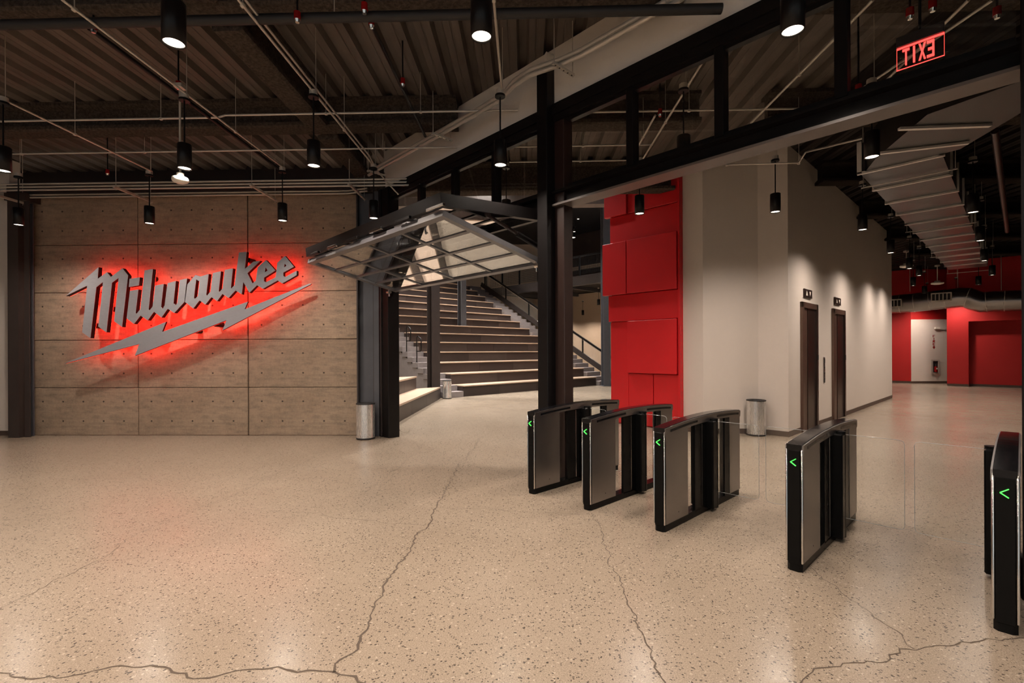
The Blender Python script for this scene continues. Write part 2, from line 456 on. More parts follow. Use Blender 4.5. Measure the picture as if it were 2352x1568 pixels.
# ---- white walls behind the turnstiles
TOPW = DECK
W1a = atz(1567, 990); W1 = Vector((3.445, 9.42, 0)); 
A0 = Vector((3.08, 12.86-3.08, 0)); A1 = Vector((3.44, 12.86-3.44, 0)); A2 = Vector((4.49, 9.42, 0)); A3 = Vector((4.86, 13.91-4.86, 0))
FARE = A3 + D2*10.35
def wall_strip(pts, z0, z1, thick, name, mat):
    m = MB()
    for a, b in zip(pts[:-1], pts[1:]):
        d = (b-a).normalized(); n = Vector((-d.y, d.x, 0))*thick
        m.add([a+Vector((0,0,z0)), b+Vector((0,0,z0)), b+n+Vector((0,0,z0)), a+n+Vector((0,0,z0)), a+Vector((0,0,z1)), b+Vector((0,0,z1)), b+n+Vector((0,0,z1)), a+n+Vector((0,0,z1))],
              [(0,3,2,1),(4,5,6,7),(0,1,5,4),(1,2,6,5),(2,3,7,6),(3,0,4,7)])
    return m.build(name, mat)
struct(wall_strip([A0, A1, A2, A3], 0, TOPW, .12, 'wall_white', M['white']))
struct(wall_strip([A3+D2*.012, FARE], 0, TOPW, .12, 'wall_elevator', M['white']))
def off(p, n, d): return p+n*d
NE = Vector((S2, -S2, 0))
struct(wall_strip([A0+NF*.012, A1+NF*.012+Vector((0,-.005,0)), A2+Vector((-.004,-.012,0)), A3+NF*.012+NE*.012], 0, .095, .02, 'baseboard_white', M['base']))

# ---- red panelled wall
RP = Vector((12.80/2, 12.80/2, 0)); RM = Matrix.Translation(RP) @ Matrix.Rotation(-math.pi/4, 4, 'Z')
def rs(px): return (onp(px, 800, RP, NF)-RP).dot(E1)
def rz(py, px=1562): return onp(px, py, RP, NF).z
sL, sR = rs(1404), rs(1567)
wr = struct(MB().box(sL+.02, sR, .0, 1.2, 0, DECK).build('wall_red', M['red'], matrix=RM))
def rpanel(x0, x1, z0, z1, proud):
    MB().bbox(rs(x0)+.008, rs(x1)-.008, -proud, 0, z0+.006, z1-.006, .006).build('red_panel', M['red'], wr)
h = [rz(463.7), rz(531), rz(663.7), rz(731), rz(860)]
rpanel(1394, 1446, h[0], 5.3, .10); rpanel(1446, 1562, h[0], 5.3, .06)
rpanel(1404, 1562, h[1], h[0], .04)
rpanel(1391, 1446, h[2], h[1], .12); rpanel(1446, 1562, h[2], h[1], .12)
rpanel(1401, 1562, h[3], h[2], .06)
rpanel(1404, 1446, .02, h[3], .03); rpanel(1446, 1561, h[4], h[3], .11)
rpanel(1446, 1503, .02, h[4], .05); rpanel(1503, 1562, .02, h[4], .05)
MB().bbox(rs(1562)+.004, rs(1567), -.09, 0, 0, 5.3, .004).build('edge_trim', M['red'], wr)

# ---- far red walls with the white section
Fb = 40.3
def fpt(px, py): return onp(px, py, (Fb/2, Fb/2, 0), NF)
pR0 = Vector((18.55, Fb-18.55, 0)); pR1 = pR0+E1*9
pW0 = Vector((18.30, 23.40, 0)); pW1 = Vector((20.9, 23.40, 0)); pL0 = pW0+D1*2.2
struct(wall_strip([pL0, pW0], 0, DECK, .2, 'wall_far_left', M['redwall']))
ww = struct(wall_strip([pW0, pW1], 0, 3.02, .2, 'wall_far_white', M['white']))
struct(wall_strip([pW0+Vector((0,.02,0)), pW1+Vector((0,.02,0))], 3.02, DECK, .2, 'wall_far_upper', M['redwall']))
# near red part with a recessed bay
zr = fpt(2225, 738).z; qa = fpt(2225, 860); ta = (qa-pR0).dot(E1)
m = MB(); 
def fbox(m, a0, a1, d0, d1, z0, z1):
    p = pR0
    vs = [p+E1*a+D2*d+Vector((0,0,z)) for z in (z0, z1) for (a, d) in ((a0,d0),(a1,d0),(a1,d1),(a0,d1))]
    m.add(vs, [(0,3,2,1),(4,5,6,7),(0,1,5,4),(1,2,6,5),(2,3,7,6),(3,0,4,7)])
fbox(m, 0, ta, 0, .5, 0, DECK); fbox(m, ta, 9, 0, .5, zr, DECK); fbox(m, ta, 9, .42, .6, 0, zr)
struct(m.build('wall_far_red', M['redwall']))
m = MB(); fbox(m, 0, ta, -.015, 0, 0, .1); fbox(m, ta, 9, .405, .42, 0, .1); struct(m.build('baseboard_far', M['base']))
struct(wall_strip([pL0+NF*.015, pW0+Vector((-.01,-.015,0)), pW1+Vector((0,-.015,0))], 0, .1, .015, 'baseboard_far_left', M['base']))
# dark wall return at the corridor end
struct(wall_strip([pL0+NF*1.6+D1*.1, pL0+D1*.1], 0, DECK, .2, 'wall_far_return', M['steelpaint']))

# ---- atrium beyond the glass partition
struct(MB().box(-16, 16, 35.8, 36, 0, 9.5).build('wall_atrium', M['beige']))
struct(MB().box(-16, -15.8, 10, 36, 0, 9.5).build('wall_atrium_left', M['beige']))
struct(MB().box(-16, 16, 10.05, 36, 9.5, 9.7).build('ceiling_atrium', M['blackmat']))
struct(MB().box(-16, 2.6, 9.9, 10.05, 5.0, 9.5).build('wall_upper', M['steelpaint']))
# ================================================================= glass partition with its steel
PM = Matrix.Translation((3.275, 3.275, 0)) @ Matrix.Rotation(-math.pi/4, 4, 'Z')   # x along the partition, y into the hall
PP = Vector((3.275, 3.275, 0))
def ppt(px, py, out=0): return onp(px, py, PP+NF*out, NF)
def ploc(px, py, out=0):
    q = ppt(px, py, out)-PP; return Vector((q.dot(E1), -out, q.z))
M['flangegrey'] = plain('grey_flange', (.12, .098, .088), .4, var=.08)  # bottom flange a lighter grey than the web and top flange
# white soffit above
so = struct(MB().box(-8.35, -.002, -.05, .25, 4.68, DECK).build('wall_soffit', M['soffit'], matrix=PM))
def tbox(name, boxes, mat, label, cat, matrix=PM):
    m = MB()
    for b in boxes: m.box(*b)
    return tag(m.build(name, mat, matrix=matrix), label, cat)
# head rail: stepped black profile
tbox('head_rail', [(-8.35, -.002, -.10, .10, 4.55, 4.68), (-8.35, -.002, -.075, .075, 4.47, 4.55)], M['black'], 'stepped black head rail under the white soffit', 'rail')
# door / transom beam: wide-flange section
tb = tag(empty('transom_beam', matrix=PM), 'dark wide-flange steel beam crossing above the turnstiles', 'beam')
MB().box(-8.2, -.002, -.11, .11, 3.405, 3.43).build('bottom_flange', M['flangegrey'], tb)
MB().box(-8.2, -.002, -.012, .012, 3.43, 3.565).build('web', M['black'], tb)
MB().box(-8.2, -.002, -.11, .11, 3.565, 3.59).build('top_flange', M['black'], tb)
MB().box(-8.2, -.002, -.05, .05, 3.59, 3.615).build('sill', M['black'], tb)
# transom windows
MU = [-8.1, -7.13, -6.16, -5.19]
MU2 = [-2.94, -1.965, -.99]
def transom(n, s0, s1, muls):
    wn = struct(empty('window_%d' % n, matrix=PM))
    MB().box(s0, s1, -.035, .035, 3.615, 3.655).build('bottom_frame', M['black'], wn)
    MB().box(s0, s1, -.035, .035, 4.43, 4.47).build('top_frame', M['black'], wn)
    for s in muls: MB().bbox(s-.045, s+.045, -.06, .06, 3.615, 4.47, .004).build('mullion', M['black'], wn)
    ed = [s0]+list(muls)+[s1]
    for a, b in zip(ed[:-1], ed[1:]):
        if b-a < .3: continue
        MB().box(a, b, -.004, .004, 3.64, 4.45).build('pane', M['glass'], wn)
transom(1, -8.1, -4.25, MU[1:])
transom(2, -3.82, -.02, MU2)
# column in the middle of the partition
colm = tag(empty('steel_column', matrix=PM), 'black steel column standing behind the leftmost turnstile, bearing the transom beam', 'column')
MB().bbox(-4.20, -4.03, -.20, -.05, 0, 5.17, .006).build('front_tube', M['black'], colm)
MB().bbox(-4.18, -3.885, -.05, .12, 0, 4.60, .006).build('rear_tube', M['maroon'], colm)
MB().bbox(-4.245, -4.20, -.12, .10, 0, 3.40, .004).build('door_jamb', M['black'], colm)
MB().bbox(-4.25, -3.885, -.24, .16, 0, .015, .004).build('base_plate', M['steelpaint'], colm)
MB().prism([[(-4.20, 5.17), (-4.03, 5.17), (-4.03, 5.30)]], lambda u, v, d: Vector((u, d, v)), -.20, -.05).build('cap_wedge', M['soffit'], colm)
# post at the right end
pr = tag(empty('end_post', matrix=PM), 'black steel post at the right edge of the view', 'post')
MB().bbox(.0, .22, -.16, .10, 0, 5.38, .006).build('tube', M['black'], pr)
MB().bbox(.22, .24, -.02, .08, 0, 3.40, .003).build('trim_strip', M['maroon'], pr)
# jamb at the left end
jb = tag(empty('door_jamb', matrix=PM), 'black steel door jamb left of the folding glass door', 'jamb')
MB().bbox(-8.30, -8.07, -.13, .10, 0, 4.66, .006).build('inner_post', M['black'], jb)
MB().bbox(-8.40, -8.30, -.15, -.02, 0, 4.66, .006).build('outer_post', M['black'], jb)
MB().bbox(-8.315, -8.295, -.16, -.13, .02, 3.2, .003).build('track', M['steelpaint'], jb)
# wide-flange column between the concrete wall and the jamb
wc = tag(empty('wide_flange_column'), 'dark blue-grey wide-flange column between concrete wall and door jamb', 'column')
MB().box(-3.19, -3.165, 9.11, 9.42, 0, 4.64).build('flange', M['steelpaint'], wc)
MB().box(-3.165, -2.86, 9.21, 9.235, 0, 4.64).build('web', M['bluesteel'], wc)
MB().box(-2.86, -2.70, 9.10, 9.125, 0, 4.64).build('flange', M['bluesteel'], wc)
MB().box(-2.872, -2.86, 9.10, 9.24, 0, 4.64).build('stiffener', M['steelpaint'], wc)
MB().bbox(-3.22, -2.62, 9.10, 9.42, 4.64, 5.0, .01).build('beam_pocket', M['fireproof'], wc)
wl = tag(empty('wide_flange_column'), 'dark bronze wide-flange column at the left edge, beside the concrete wall', 'column')
MB().box(-9.80, -9.59, 8.92, 8.945, 0, 4.64).build('flange', M['steelpaint'], wl)
MB().box(-9.62, -9.60, 8.945, 9.19, 0, 4.64).build('web', M['steelpaint'], wl)
MB().box(-9.80, -9.52, 9.13, 9.15, 0, 4.64).build('filler_plate', M['bluesteel'], wl)
MB().box(-9.54, -9.44, 8.98, 9.00, 0, 4.64).build('flange', M['steelpaint'], wl)
MB().box(-9.84, -9.42, 8.90, 9.19, 4.50, 4.64).build('cap_plate', M['steelpaint'], wl)

M['leafgrey'] = plain('grey_leaf_paint', (.15, .147, .157), .4, var=.1)
# ================================================================= folding glass door
S0, S1_ = -8.04, -4.26          # door opening along the partition
bd = tag(empty('folding_glass_door', matrix=PM), 'black-framed bi-fold glass door folded up above the opening to the seating steps', 'door')
def leaf(name, p_in, p_out, mat, prop_mat, th=.05, ncol=4, nrow=4):
    """leaf spanning s in S0..S1, from p_in (y,z at the partition) to p_out (y,z at the fold)"""
    a = Vector((0, p_in[0], p_in[1])); b = Vector((0, p_out[0], p_out[1])); L = (b-a).length
    u = (b-a).normalized(); nrm = Vector((1, 0, 0)).cross(u)
    X = Vector((1, 0, 0))
    lf = MB()
    def piece(m, s0, s1, t0, t1, h): m.obox(X*((s0+s1)/2)+a+u*((t0+t1)/2), X*((s1-s0)/2), u*((t1-t0)/2), nrm*h)
    fr = .08
    piece(lf, S0, S1_, 0, fr, th); piece(lf, S0, S1_, L-fr, L, th)
    piece(lf, S0, S0+fr, fr, L-fr, th); piece(lf, S1_-fr, S1_, fr, L-fr, th)
    root = lf.build(name, mat, bd)
    cw = (S1_-S0-2*fr)/ncol; rw = (L-2*fr)/nrow
    for i in range(1, ncol):
        m = MB(); piece(m, S0+fr+i*cw-.024, S0+fr+i*cw+.024, fr, L-fr, .02); m.build('mullion', prop_mat, root)
    for j in range(1, nrow):
        m = MB(); piece(m, S0+fr, S1_-fr, fr+j*rw-.024, fr+j*rw+.024, .019); m.build('rail', prop_mat, root)
    for i in range(ncol):
        for j in range(nrow):
            m = MB(); piece(m, S0+fr+i*cw+.02, S0+fr+(i+1)*cw-.02, fr+j*rw+.02, fr+(j+1)*rw-.02, .008); m.build('pane', M['doorglass'], root)
    return root
OUT = -1.63
leaf('lower_leaf', (.02, 2.74), (OUT+.03, 3.085), M['leafgrey'], M['leafgrey'], .032)
leaf('upper_leaf', (-.06, 3.355), (OUT, 3.225), M['black'], M['black'], .07)
# fold hinges
for i in range(6):
    s = S0+.25+i*.66
    MB().bbox(s, s+.32, OUT-.035, OUT+.0, 3.13, 3.165, .004).build('hinge', M['chrome'] if i % 2 else M['black'], bd)
# folding arms at each end
for s, nm in ((S1_+.012, 1), (S0-.012, -1)):
    m = MB(); m.tube([(s-.06*nm, -.95, 3.20), (s-.06*nm, -.15, 2.98)], .022, 10); m.build('lift_rod', M['maroon'], bd)
    m = MB(); m.tube([(s-.06*nm, -.45, 3.06), (s-.06*nm, -.03, 2.945)], .034, 10); m.build('lift_cylinder', M['black'], bd)
    MB().prism([[(-1.45, 3.20), (-.30, 3.30), (-.55, 3.24), (-.95, 3.16)]], lambda u, v, d, s=s: Vector((s+d, u, v)), -.075*nm, -.045*nm).build('lift_bracket', M['black'], bd)
    MB().cyl((s-.10*nm, -.95, 3.20), (s-.02*nm, -.95, 3.20), .04, 12).build('pivot_pin', M['steelpaint'], bd)
    m = MB().cyl((s-.05*nm, -.13, 2.70), (s+.03*nm, -.13, 2.70), .035, 12); m.cyl((s-.03*nm, -.13, 2.62), (s-.03*nm, -.13, 2.76), .016, 8)
    m.build('guide_roller', M['chrome'], bd)

# ================================================================= sign on the concrete wall
def zpts(o, sc, pts): return [(o[0]+x/sc, o[1]+y/sc) for x, y in pts]
LY = WY-.30     # front face of the letters
BY = WY-.27     # front face of the bolt
sg = tag(empty('wall_sign', loc=(-6.4, WY, 0)), 'grey metal script lettering over a lightning bolt, lit red from behind on concrete wall', 'sign')
def sign_piece(name, loops, yf, th, label):
    L = [[(aty(px, py, yf).x+6.4, aty(px, py, yf).z) for px, py in lp] for lp in loops]
    o = MB().prism(L, lambda u, v, d: Vector((u, d, v)), yf-WY, yf-WY+.006).build(name, M['letter'], sg)
    o['label'] = label
    MB().prism(L, lambda u, v, d: Vector((u, d, v)), yf-WY+.006, yf-WY+th).build('return', M['letterside'], o)
    cx = sum(p[0] for p in L[0])/len(L[0]); cz = sum(p[1] for p in L[0])/len(L[0])
    MB().prism(L, lambda u, v, d: Vector((u, d, v)), yf-WY+th+.0005, yf-WY+th+.003).build('led_back', M['ledred'], o)
    return o
o1, o2, o3, o4 = (145, 600), (280, 600), (410, 570), (530, 560)
def z1(p): return zpts(o1, 8.255, p)
def z2(p): return zpts(o2, 9.8, p)
def z3(p): return zpts(o3, 11.2, p)
def z4(p): return zpts(o4, 12.06, p)
TH = .09
sign_piece('letter', [z1([(50,655),(670,110),(655,330),(830,205),(905,295),(1125,130),(1230,265),(1115,1245),(965,1135),(1050,315),(925,405),(820,1345),(665,1235),(755,390),(630,490),(515,1455),(360,1345),(455,460)])], LY, TH, 'tall capital letter M at the start of the lettering')
sign_piece('letter_dot', [z1([(1258,331),(1450,300),(1435,455),(1245,487)])], LY, TH, 'slanted dot of the letter i')
sign_piece('letter', [z2([(180,660),(370,630),(308,1155),(330,1180),(420,1220),(270,1410),(105,1285)])], LY, TH, 'letter i')
sign_piece('letter', [z2([(330,1180),(408,1080),(510,205),(695,170),(600,1080),(625,1105),(720,1135),(580,1330),(420,1220)])], LY, TH, 'letter l')
sign_piece('letter', [z2([(625,1105),(690,1015),(745,545),(940,505),(880,1025),(920,1065),(960,990),(1025,490),(1215,440),(1160,945),(1215,985),(1240,945),(1300,420),(1465,385),(1405,915),(1175,1165),(1030,1065),(890,1265),(720,1135)])], LY, TH, 'letter w')
sign_piece('letter', [z3([(228,925),(435,685),(565,725),(778,658),(712,1190),(735,1218),(845,1255),(690,1450),(540,1340),(380,1550),(165,1380)]), z3([(455,800),(537,850),(490,1235),(422,1302),(398,1275)])], LY, TH, 'letter a')
sign_piece('letter', [z3([(735,1218),(820,1110),(885,635),(1090,590),(1035,1100),(1050,1125),(1130,1035),(1190,555),(1400,515),(1345,1020),(1365,1040),(1470,1080),(1285,1280),(1130,1175),(990,1360),(845,1255)])], LY, TH, 'letter u')
sign_piece('letter', [z4([(15,1230),(105,1140),(225,235),(440,215),(390,690),(625,490),(820,465),(462,810),(600,1092),(725,1142),(515,1355),(345,1050),(303,1398),(130,1290)])], LY, TH, 'letter k')
sign_piece('letter', [z4([(600,1092),(690,1015),(745,640),(975,445),(1235,735),(920,935),(920,1030),(970,1060),(1240,920),(1300,1010),(885,1245),(725,1142)]), z4([(965,650),(1020,735),(940,785)])], LY, TH, 'first letter e')
sign_piece('letter', [z4([(1240,920),(1290,520),(1500,330),(1750,630),(1455,795),(1455,885),(1500,915),(1825,740),(1822,865),(1420,1095),(1300,1010)]), z4([(1490,545),(1545,600),(1480,650)])], LY, TH, 'last letter e')
b5 = lambda p: zpts((140, 640), 7.84, p)
b6 = lambda p: zpts((420, 640), 7.84, p)
sign_piece('bolt', [b5([(55,1525),(1890,775),(1820,955)])+b6([(1170,410),(1110,548),(2280,85),(2312,95),(715,925),(785,745)])+b5([(1330,1385),(1410,1175)])], BY, .045, 'long lightning bolt under the letters')
for px, py in ((352, 640), (578, 600), (222, 748), (262, 710), (455, 760), (505, 745)):
    q = aty(px, py, WY-.07)
    MB().cyl((q.x+6.4, -.21, q.z), (q.x+6.4, 0, q.z), .05, 14).build('standoff', M['letterside'], sg)
# ================================================================= turnstiles
TL = 1.65
def ztop(x): return .905+.05*(1-((x-.95)/.95)**2)
def turnstile(ptl, wing_r, wing_l, label, name='turnstile'):
    r = empty(name, ptl, math.pi/4)
    tag(r, label, 'turnstile', 'speed-gate turnstiles across the hall entrance')
    # plinth
    pl = [(0.0+.02, -.05), (.0, -.03), (0, .03), (.02, .05), (TL-.02, .05), (TL, .03), (TL, -.03), (TL-.02, -.05)]
    MB().prism([pl], lambda u, v, d: Vector((u, v, d)), .065, 0).build('plinth', M['satin'], r)
    # front cabinet: side sheets following the curved top
    def side(x0, x1, y0, y1, z0, mat, nm, drop=.05):
        n = 8; top = [(x0+(x1-x0)*i/n, ztop(x0+(x1-x0)*i/n)-drop) for i in range(n+1)]
        return MB().prism([[(x0, z0)]+[(x1, z0)]+top[::-1]], lambda u, v, d: Vector((u, d, v)), y0, y1).build(nm, mat, r)
    for s in (-1, 1):
        side(.02, .43, s*.046, s*.056, .065, M['stainless'], 'side_panel')
        side(1.37, TL-.01, s*.046, s*.056, .065, M['stainless'], 'side_panel')
    side(.012, .425, -.046, .046, .06, M['satin'], 'front_cabinet')
    side(1.375, TL-.004, -.046, -.005, .06, M['stainless'], 'rear_cabinet')
    # front face with its bright corner strips
    fc = MB().bbox(-.004, .014, -.040, .040, .05, ztop(0)-.03, .003).build('front_face', M['satin'], r)
    for s in (-1, 1):
        MB().tube([(.004, s*.050, .065), (.004, s*.050, ztop(0)-.03), (.03, s*.050, ztop(0)-.008)], .0075, 8).build('corner_strip', M['chrome'], r)
    c = MB()
    c.bar((-.0065, .0205, .79), (-.0065, -.0145, .815), .004, .013, (1, 0, 0)); c.bar((-.0065, .0205, .79), (-.0065, -.0145, .765), .004, .013, (1, 0, 0))
    # the chevron points to the left as one walks up
    c.build('arrow_light', M['green'], fc)
    # top rail: curved cover with stainless edge bands
    n = 14
    def arc(x0, x1, up): return [(x0+(x1-x0)*i/n, ztop(x0+(x1-x0)*i/n)+up) for i in range(n+1)]
    MB().prism([arc(0, TL, .012)+arc(0, TL, -.058)[::-1]], lambda u, v, d: Vector((u, d, v)), -.05, .05).build('top_cover', M['gloss'], r)
    for s in (-1, 1):
        MB().prism([arc(.01, TL, .006)+arc(.01, TL, -.060)[::-1]], lambda u, v, d: Vector((u, d, v)), s*.05, s*.06).build('edge_band', M['stainless'], r)
        for a0, a1 in ((.10, .62), (1.05, TL-.05)):
            MB().prism([arc(a0, a1, -.018)+arc(a0, a1, -.040)[::-1]], lambda u, v, d: Vector((u, d, v)), s*.06, s*.0615).build('sensor_slot', M['gloss'], r)
    # clear infill
    MB().box(.43, 1.37, -.004, .004, .06, .88).build('infill_glass', M['wingglass'], r)
    # drive column and rear post
    side(.585, 1.05, -.050, -.024, .05, M['satin'], 'drive_column')
    side(1.26, 1.37, -.052, -.030, .05, M['satin'], 'rear_post')
    MB().box(.735, .741, -.0515, -.050, .07, .88).build('seam_strip', M['chrome'], r)
    for s in (-1, 1):
        MB().cyl((.25, s*.0560, .13), (.25, s*.0568, .13), .006, 10).build('lock', M['blackmat'], r)
    for s, wl in ((-1, wing_r), (1, wing_l)):
        if not wl: continue
        x = .93
        MB().cyl((x, s*.075, .03), (x, s*.075, .915), .046, 20).build('pivot_post', M['satin'], r)
        MB().bbox(x-.10, x, s*.03, s*.118, .03, .90, .01).build('pivot_fairing', M['satin'], r)
        y0, y1 = s*.10, s*wl
        gz = [(y0, .19), (y1-s*.03, .19), (y1, .22), (y1, .86), (y1-s*.03, .89), (y0, .89)]
        g = MB().prism([gz], lambda u, v, d: Vector((d, u, v)), x-.005, x+.005).build('glass_wing', M['wingglass'], r)
        e = MB().tube([(x, y0, .89), (x, y1-s*.03, .89), (x, y1-s*.008, .882), (x, y1, .86), (x, y1, .22), (x, y1-s*.008, .198), (x, y1-s*.03, .19), (x, y0, .19)], .0019, 5)
        e.build('polished_edge', M['edge'], g)
        MB().box(x-.012, x+.012, y0, y0+s*.02, .45, .80).build('wing_clamp', M['satin'], g)
    return r
def tpos(ymx): 
    return Vector(((5.5-ymx)/2, (5.5+ymx)/2, 0))+E1*.055
dd = [5.45, 4.35, 3.21, 1.687, .172]
gap = [(a-b)*S2 for a, b in zip(dd[:-1], dd[1:])]
tl = ['leftmost dark steel turnstile, standing before the black column', 'second turnstile from the left, in front of the red panels', 'third turnstile from the left, in front of the white wall and steel bin',
      'fourth turnstile, standing alone in front of the elevator doors', 'nearest turnstile at the right edge, seen end-on with a black front']
for i in range(5):
    turnstile(tpos(dd[i]), (gap[i]/2-.03) if i < 4 else 0, (gap[i-1]/2-.03) if i else 0, tl[i])

# ================================================================= litter bins
def bin_(p, r, h, label):
    b = tag(empty('litter_bin', p), label, 'bin')
    MB().lathe([(r, .03), (r, h-.02)], 40).build('body', M['cansteel'], b)
    m = MB().lathe([(r*.94, 0), (r+.004, .002), (r+.004, .03), (r, .032)], 40); m.build('foot_ring', M['blackmat'], b)
    MB().lathe([(r, h-.022), (r+.006, h-.02), (r+.006, h-.004), (r*.98, h), (r*.62, h), (r*.6, h-.01), (r*.6, h-.12), (0, h-.12)], 40).build('rim', M['blackmat'], b)
    MB().lathe([(r+.0015, .075), (r+.0025, .077), (r+.0025, .083), (r+.0015, .085)], 40).build('bead', M['cansteel'], b)
bin_(atz(840, 1007), .165, .66, 'cylindrical steel bin in front of the blue-grey column by the door')
bin_(atz(1737, 999), .165, .67, 'cylindrical steel bin against the white wall behind the turnstiles')
bin_(atz(1027, 915), .15, .62, 'small brownish steel bin at the foot of the seating steps')

# ================================================================= elevators
EWP = A3; EM = Matrix.Translation(A3) @ Matrix.Rotation(math.pi/4, 4, 'Z')      # x along the wall, -y out of the wall
def ea(px): return (onp(px, 800, A3, NE)-A3).dot(D2)
def ez(px, py): return onp(px, py, A3, NE).z
def elevator(n, px0, px1, ztopv):
    a0, a1 = ea(px0), ea(px1)
    d = struct(empty('door_%d' % n, matrix=EM))
    MB().bbox(a0, a0+.10, -.05, .10, 0, ztopv, .006).build('jamb', M['bronzelight'], d)
    MB().bbox(a1-.10, a1, -.05, .10, 0, ztopv, .006).build('jamb', M['bronze'], d)
    MB().bbox(a0, a1, -.05, .10, ztopv-.11, ztopv, .006).build('head', M['bronzelight'], d)
    mid = a0+.1+(a1-a0-.2)*.36
    MB().box(a0+.1, mid, -.012, .05, 0, ztopv-.11).build('door_leaf', M['bronzelight'], d)
    MB().box(mid, a1-.1, -.022, .05, 0, ztopv-.11).build('door_leaf', M['bronze'], d)
    MB().bbox(a1-.085, a1-.015, -.056, -.05, ez(px1-6, 826), ez(px1-6, 815), .002).build('jamb_plate', M['blackmat'], d)
    w = (a1-a0)
    z = ztopv+.10
    fx = MB().bbox(a0+w*.18, a0+w*.66, -.03, 0, z, z+.17, .004).build('hall_lantern', M['bronze'], d)
    m = MB()
    m.prism([[(a0+w*.27, z+.04), (a0+w*.37, z+.04), (a0+w*.32, z+.14)]], lambda u, v, d_: Vector((u, d_, v)), -.034, -.03)
    m.prism([[(a0+w*.47, z+.13), (a0+w*.57, z+.13), (a0+w*.52, z+.03)]], lambda u, v, d_: Vector((u, d_, v)), -.034, -.03)
    m.build('direction_arrows', M['devicewhite'] if n == 1 else M['devicewhite'], fx)
    return a1
zt = ez(1840, 693)
elevator(1, 1838, 1874, zt); elevator(2, 1910, 1937.5, zt)
ap = ea(1892)
cp = tag(empty('call_station', matrix=EM @ Matrix.Translation((ap, 0, 0))), 'narrow steel call panel on the white wall between the two elevators', 'call panel')
MB().bbox(-.05, .05, -.015, 0, ez(1892, 878), ez(1892, 820), .003).build('plate', M['stainless'], cp)
zc = ez(1892, 850)
for k in (-.06, .06): MB().cyl((0, -.02, zc+k), (0, -.014, zc+k), .022, 14).build('button', M['blackmat'], cp)
for k in (-.22, .20): MB().box(-.03, .03, -.017, -.014, zc+k-.05, zc+k+.05).build('display', M['blackmat'], cp)
for n, (x0, x1) in enumerate(((0.01, ea(1838)), (ea(1874), ea(1910)), (ea(1937.5), 10.3))):
    struct(MB().box(x0, x1, -.014, 0, 0, .10).build('baseboard_elevator_%d' % (n+1), M['base'], matrix=EM))

# ================================================================= tiered seating in the atrium
BMx = Matrix.Translation((0, 0, 0)) @ Matrix.Rotation(math.pi/4, 4, 'Z')     # x = along the tiers, y = up the slope
RI, GO, M1 = .40, .72, 13.62
AL, AR = 10.52, 18.3
NT_ = 15
ms = tag(empty('tiered_seating', matrix=BMx), 'wide dark wood seating steps with pale oak treads rising behind the folding door', 'seating steps')
for k in range(1, NT_+1):
    y0 = M1+(k-1)*GO; z = RI*k
    MB().bbox(AL, AR, y0-.03, y0+GO+.03, z-.045, z, .006).build('tread', M['tread'], ms)
    x = AL; i = 0; random.seed(k*3)
    while x < AR-.05:
        wdt = random.uniform(1.5, 2.5); x1 = min(AR, x+wdt)
        if AR-x1 < .5: x1 = AR
        MB().box(x+.003, x1-.003, y0, y0+.02, z-RI+.0, z-.045).build('riser_panel', M['riser'][(i+k) % 3], ms)
        x = x1; i += 1
    MB().box(AL, AL+.02, y0+.02, y0+GO, 0 if k == 1 else z-RI, z-.045).build('end_panel', M['riser'][0], ms)
    MB().box(AR-.02, AR, y0+.02, y0+GO, z-RI, z-.045).build('end_panel', M['riser'][0], ms)
# aisle steps at the left, stair at the right
def stair(name, x0, x1, n, label, start, mat):
    st = tag(empty(name, matrix=BMx), label, 'stair')
    first = None
    for j in range(1, n+1):
        y0 = start+(j-1)*GO/2
        if first is None:
            first = MB().bbox(x0, x1, 0, GO/2+.02, -.2, 0, .006).build('step', mat, st); o = first
        else: o = link_copy(first, st)
        o.location = (0, y0, .2*j)
    m = MB().prism([[(start+.05, 0), (start+n*GO/2, 0), (start+n*GO/2, .2*n-.2), (start+.05, 0.001)]], lambda u, v, d: Vector((d, u, v)), x0+.02, x1-.02)
    m.build('stringer', mat, st)
    return st
stair('aisle_stair', 9.78, AL-.005, 18, 'grey aisle steps climbing between the two banks of seating', M1-.05, M['step'])
stair('side_stair', AR+.005, 19.35, 28, 'pale stair along the right end of the seating steps', M1-.2, M['step'])
# left bank: fronts run straight away from the camera
lb = tag(empty('tiered_seating'), 'low oak-topped seating steps just inside the folding door, left of the aisle', 'seating steps')
XB = -2.86
for k in range(1, 5):
    xf = XB-(k-1)*.66; z = RI*k
    # the right end follows the aisle edge (y - x = const)
    c = (13.58)*math.sqrt(2)
    yb = c+xf; ya = 10.3
    poly = [(xf, ya), (xf, yb), (xf-.72, yb-.72), (xf-.72, ya)]
    MB().prism([poly], lambda u, v, d: Vector((u, v, d)), z, z-.045).build('tread', M['tread'], lb)
    pin = [(xf-.03, ya), (xf-.03, yb-.05), (xf-.75, yb-.77), (xf-.75, ya)]
    MB().prism([pin], lambda u, v, d: Vector((u, v, d)), z-.045, z-RI if k > 1 else 0).build('riser_core', M['riser'][0], lb)
    y = ya; i = 0
    while y < yb-.1:
        y1 = min(yb-.05, y+1.9)
        MB().box(xf-.03, xf-.008, y+.003, y1-.003, z-RI, z-.045).build('riser_panel', M['riser'][i % 3], lb); y = y1+.0001; i += 1
        if y1 >= yb-.06: break
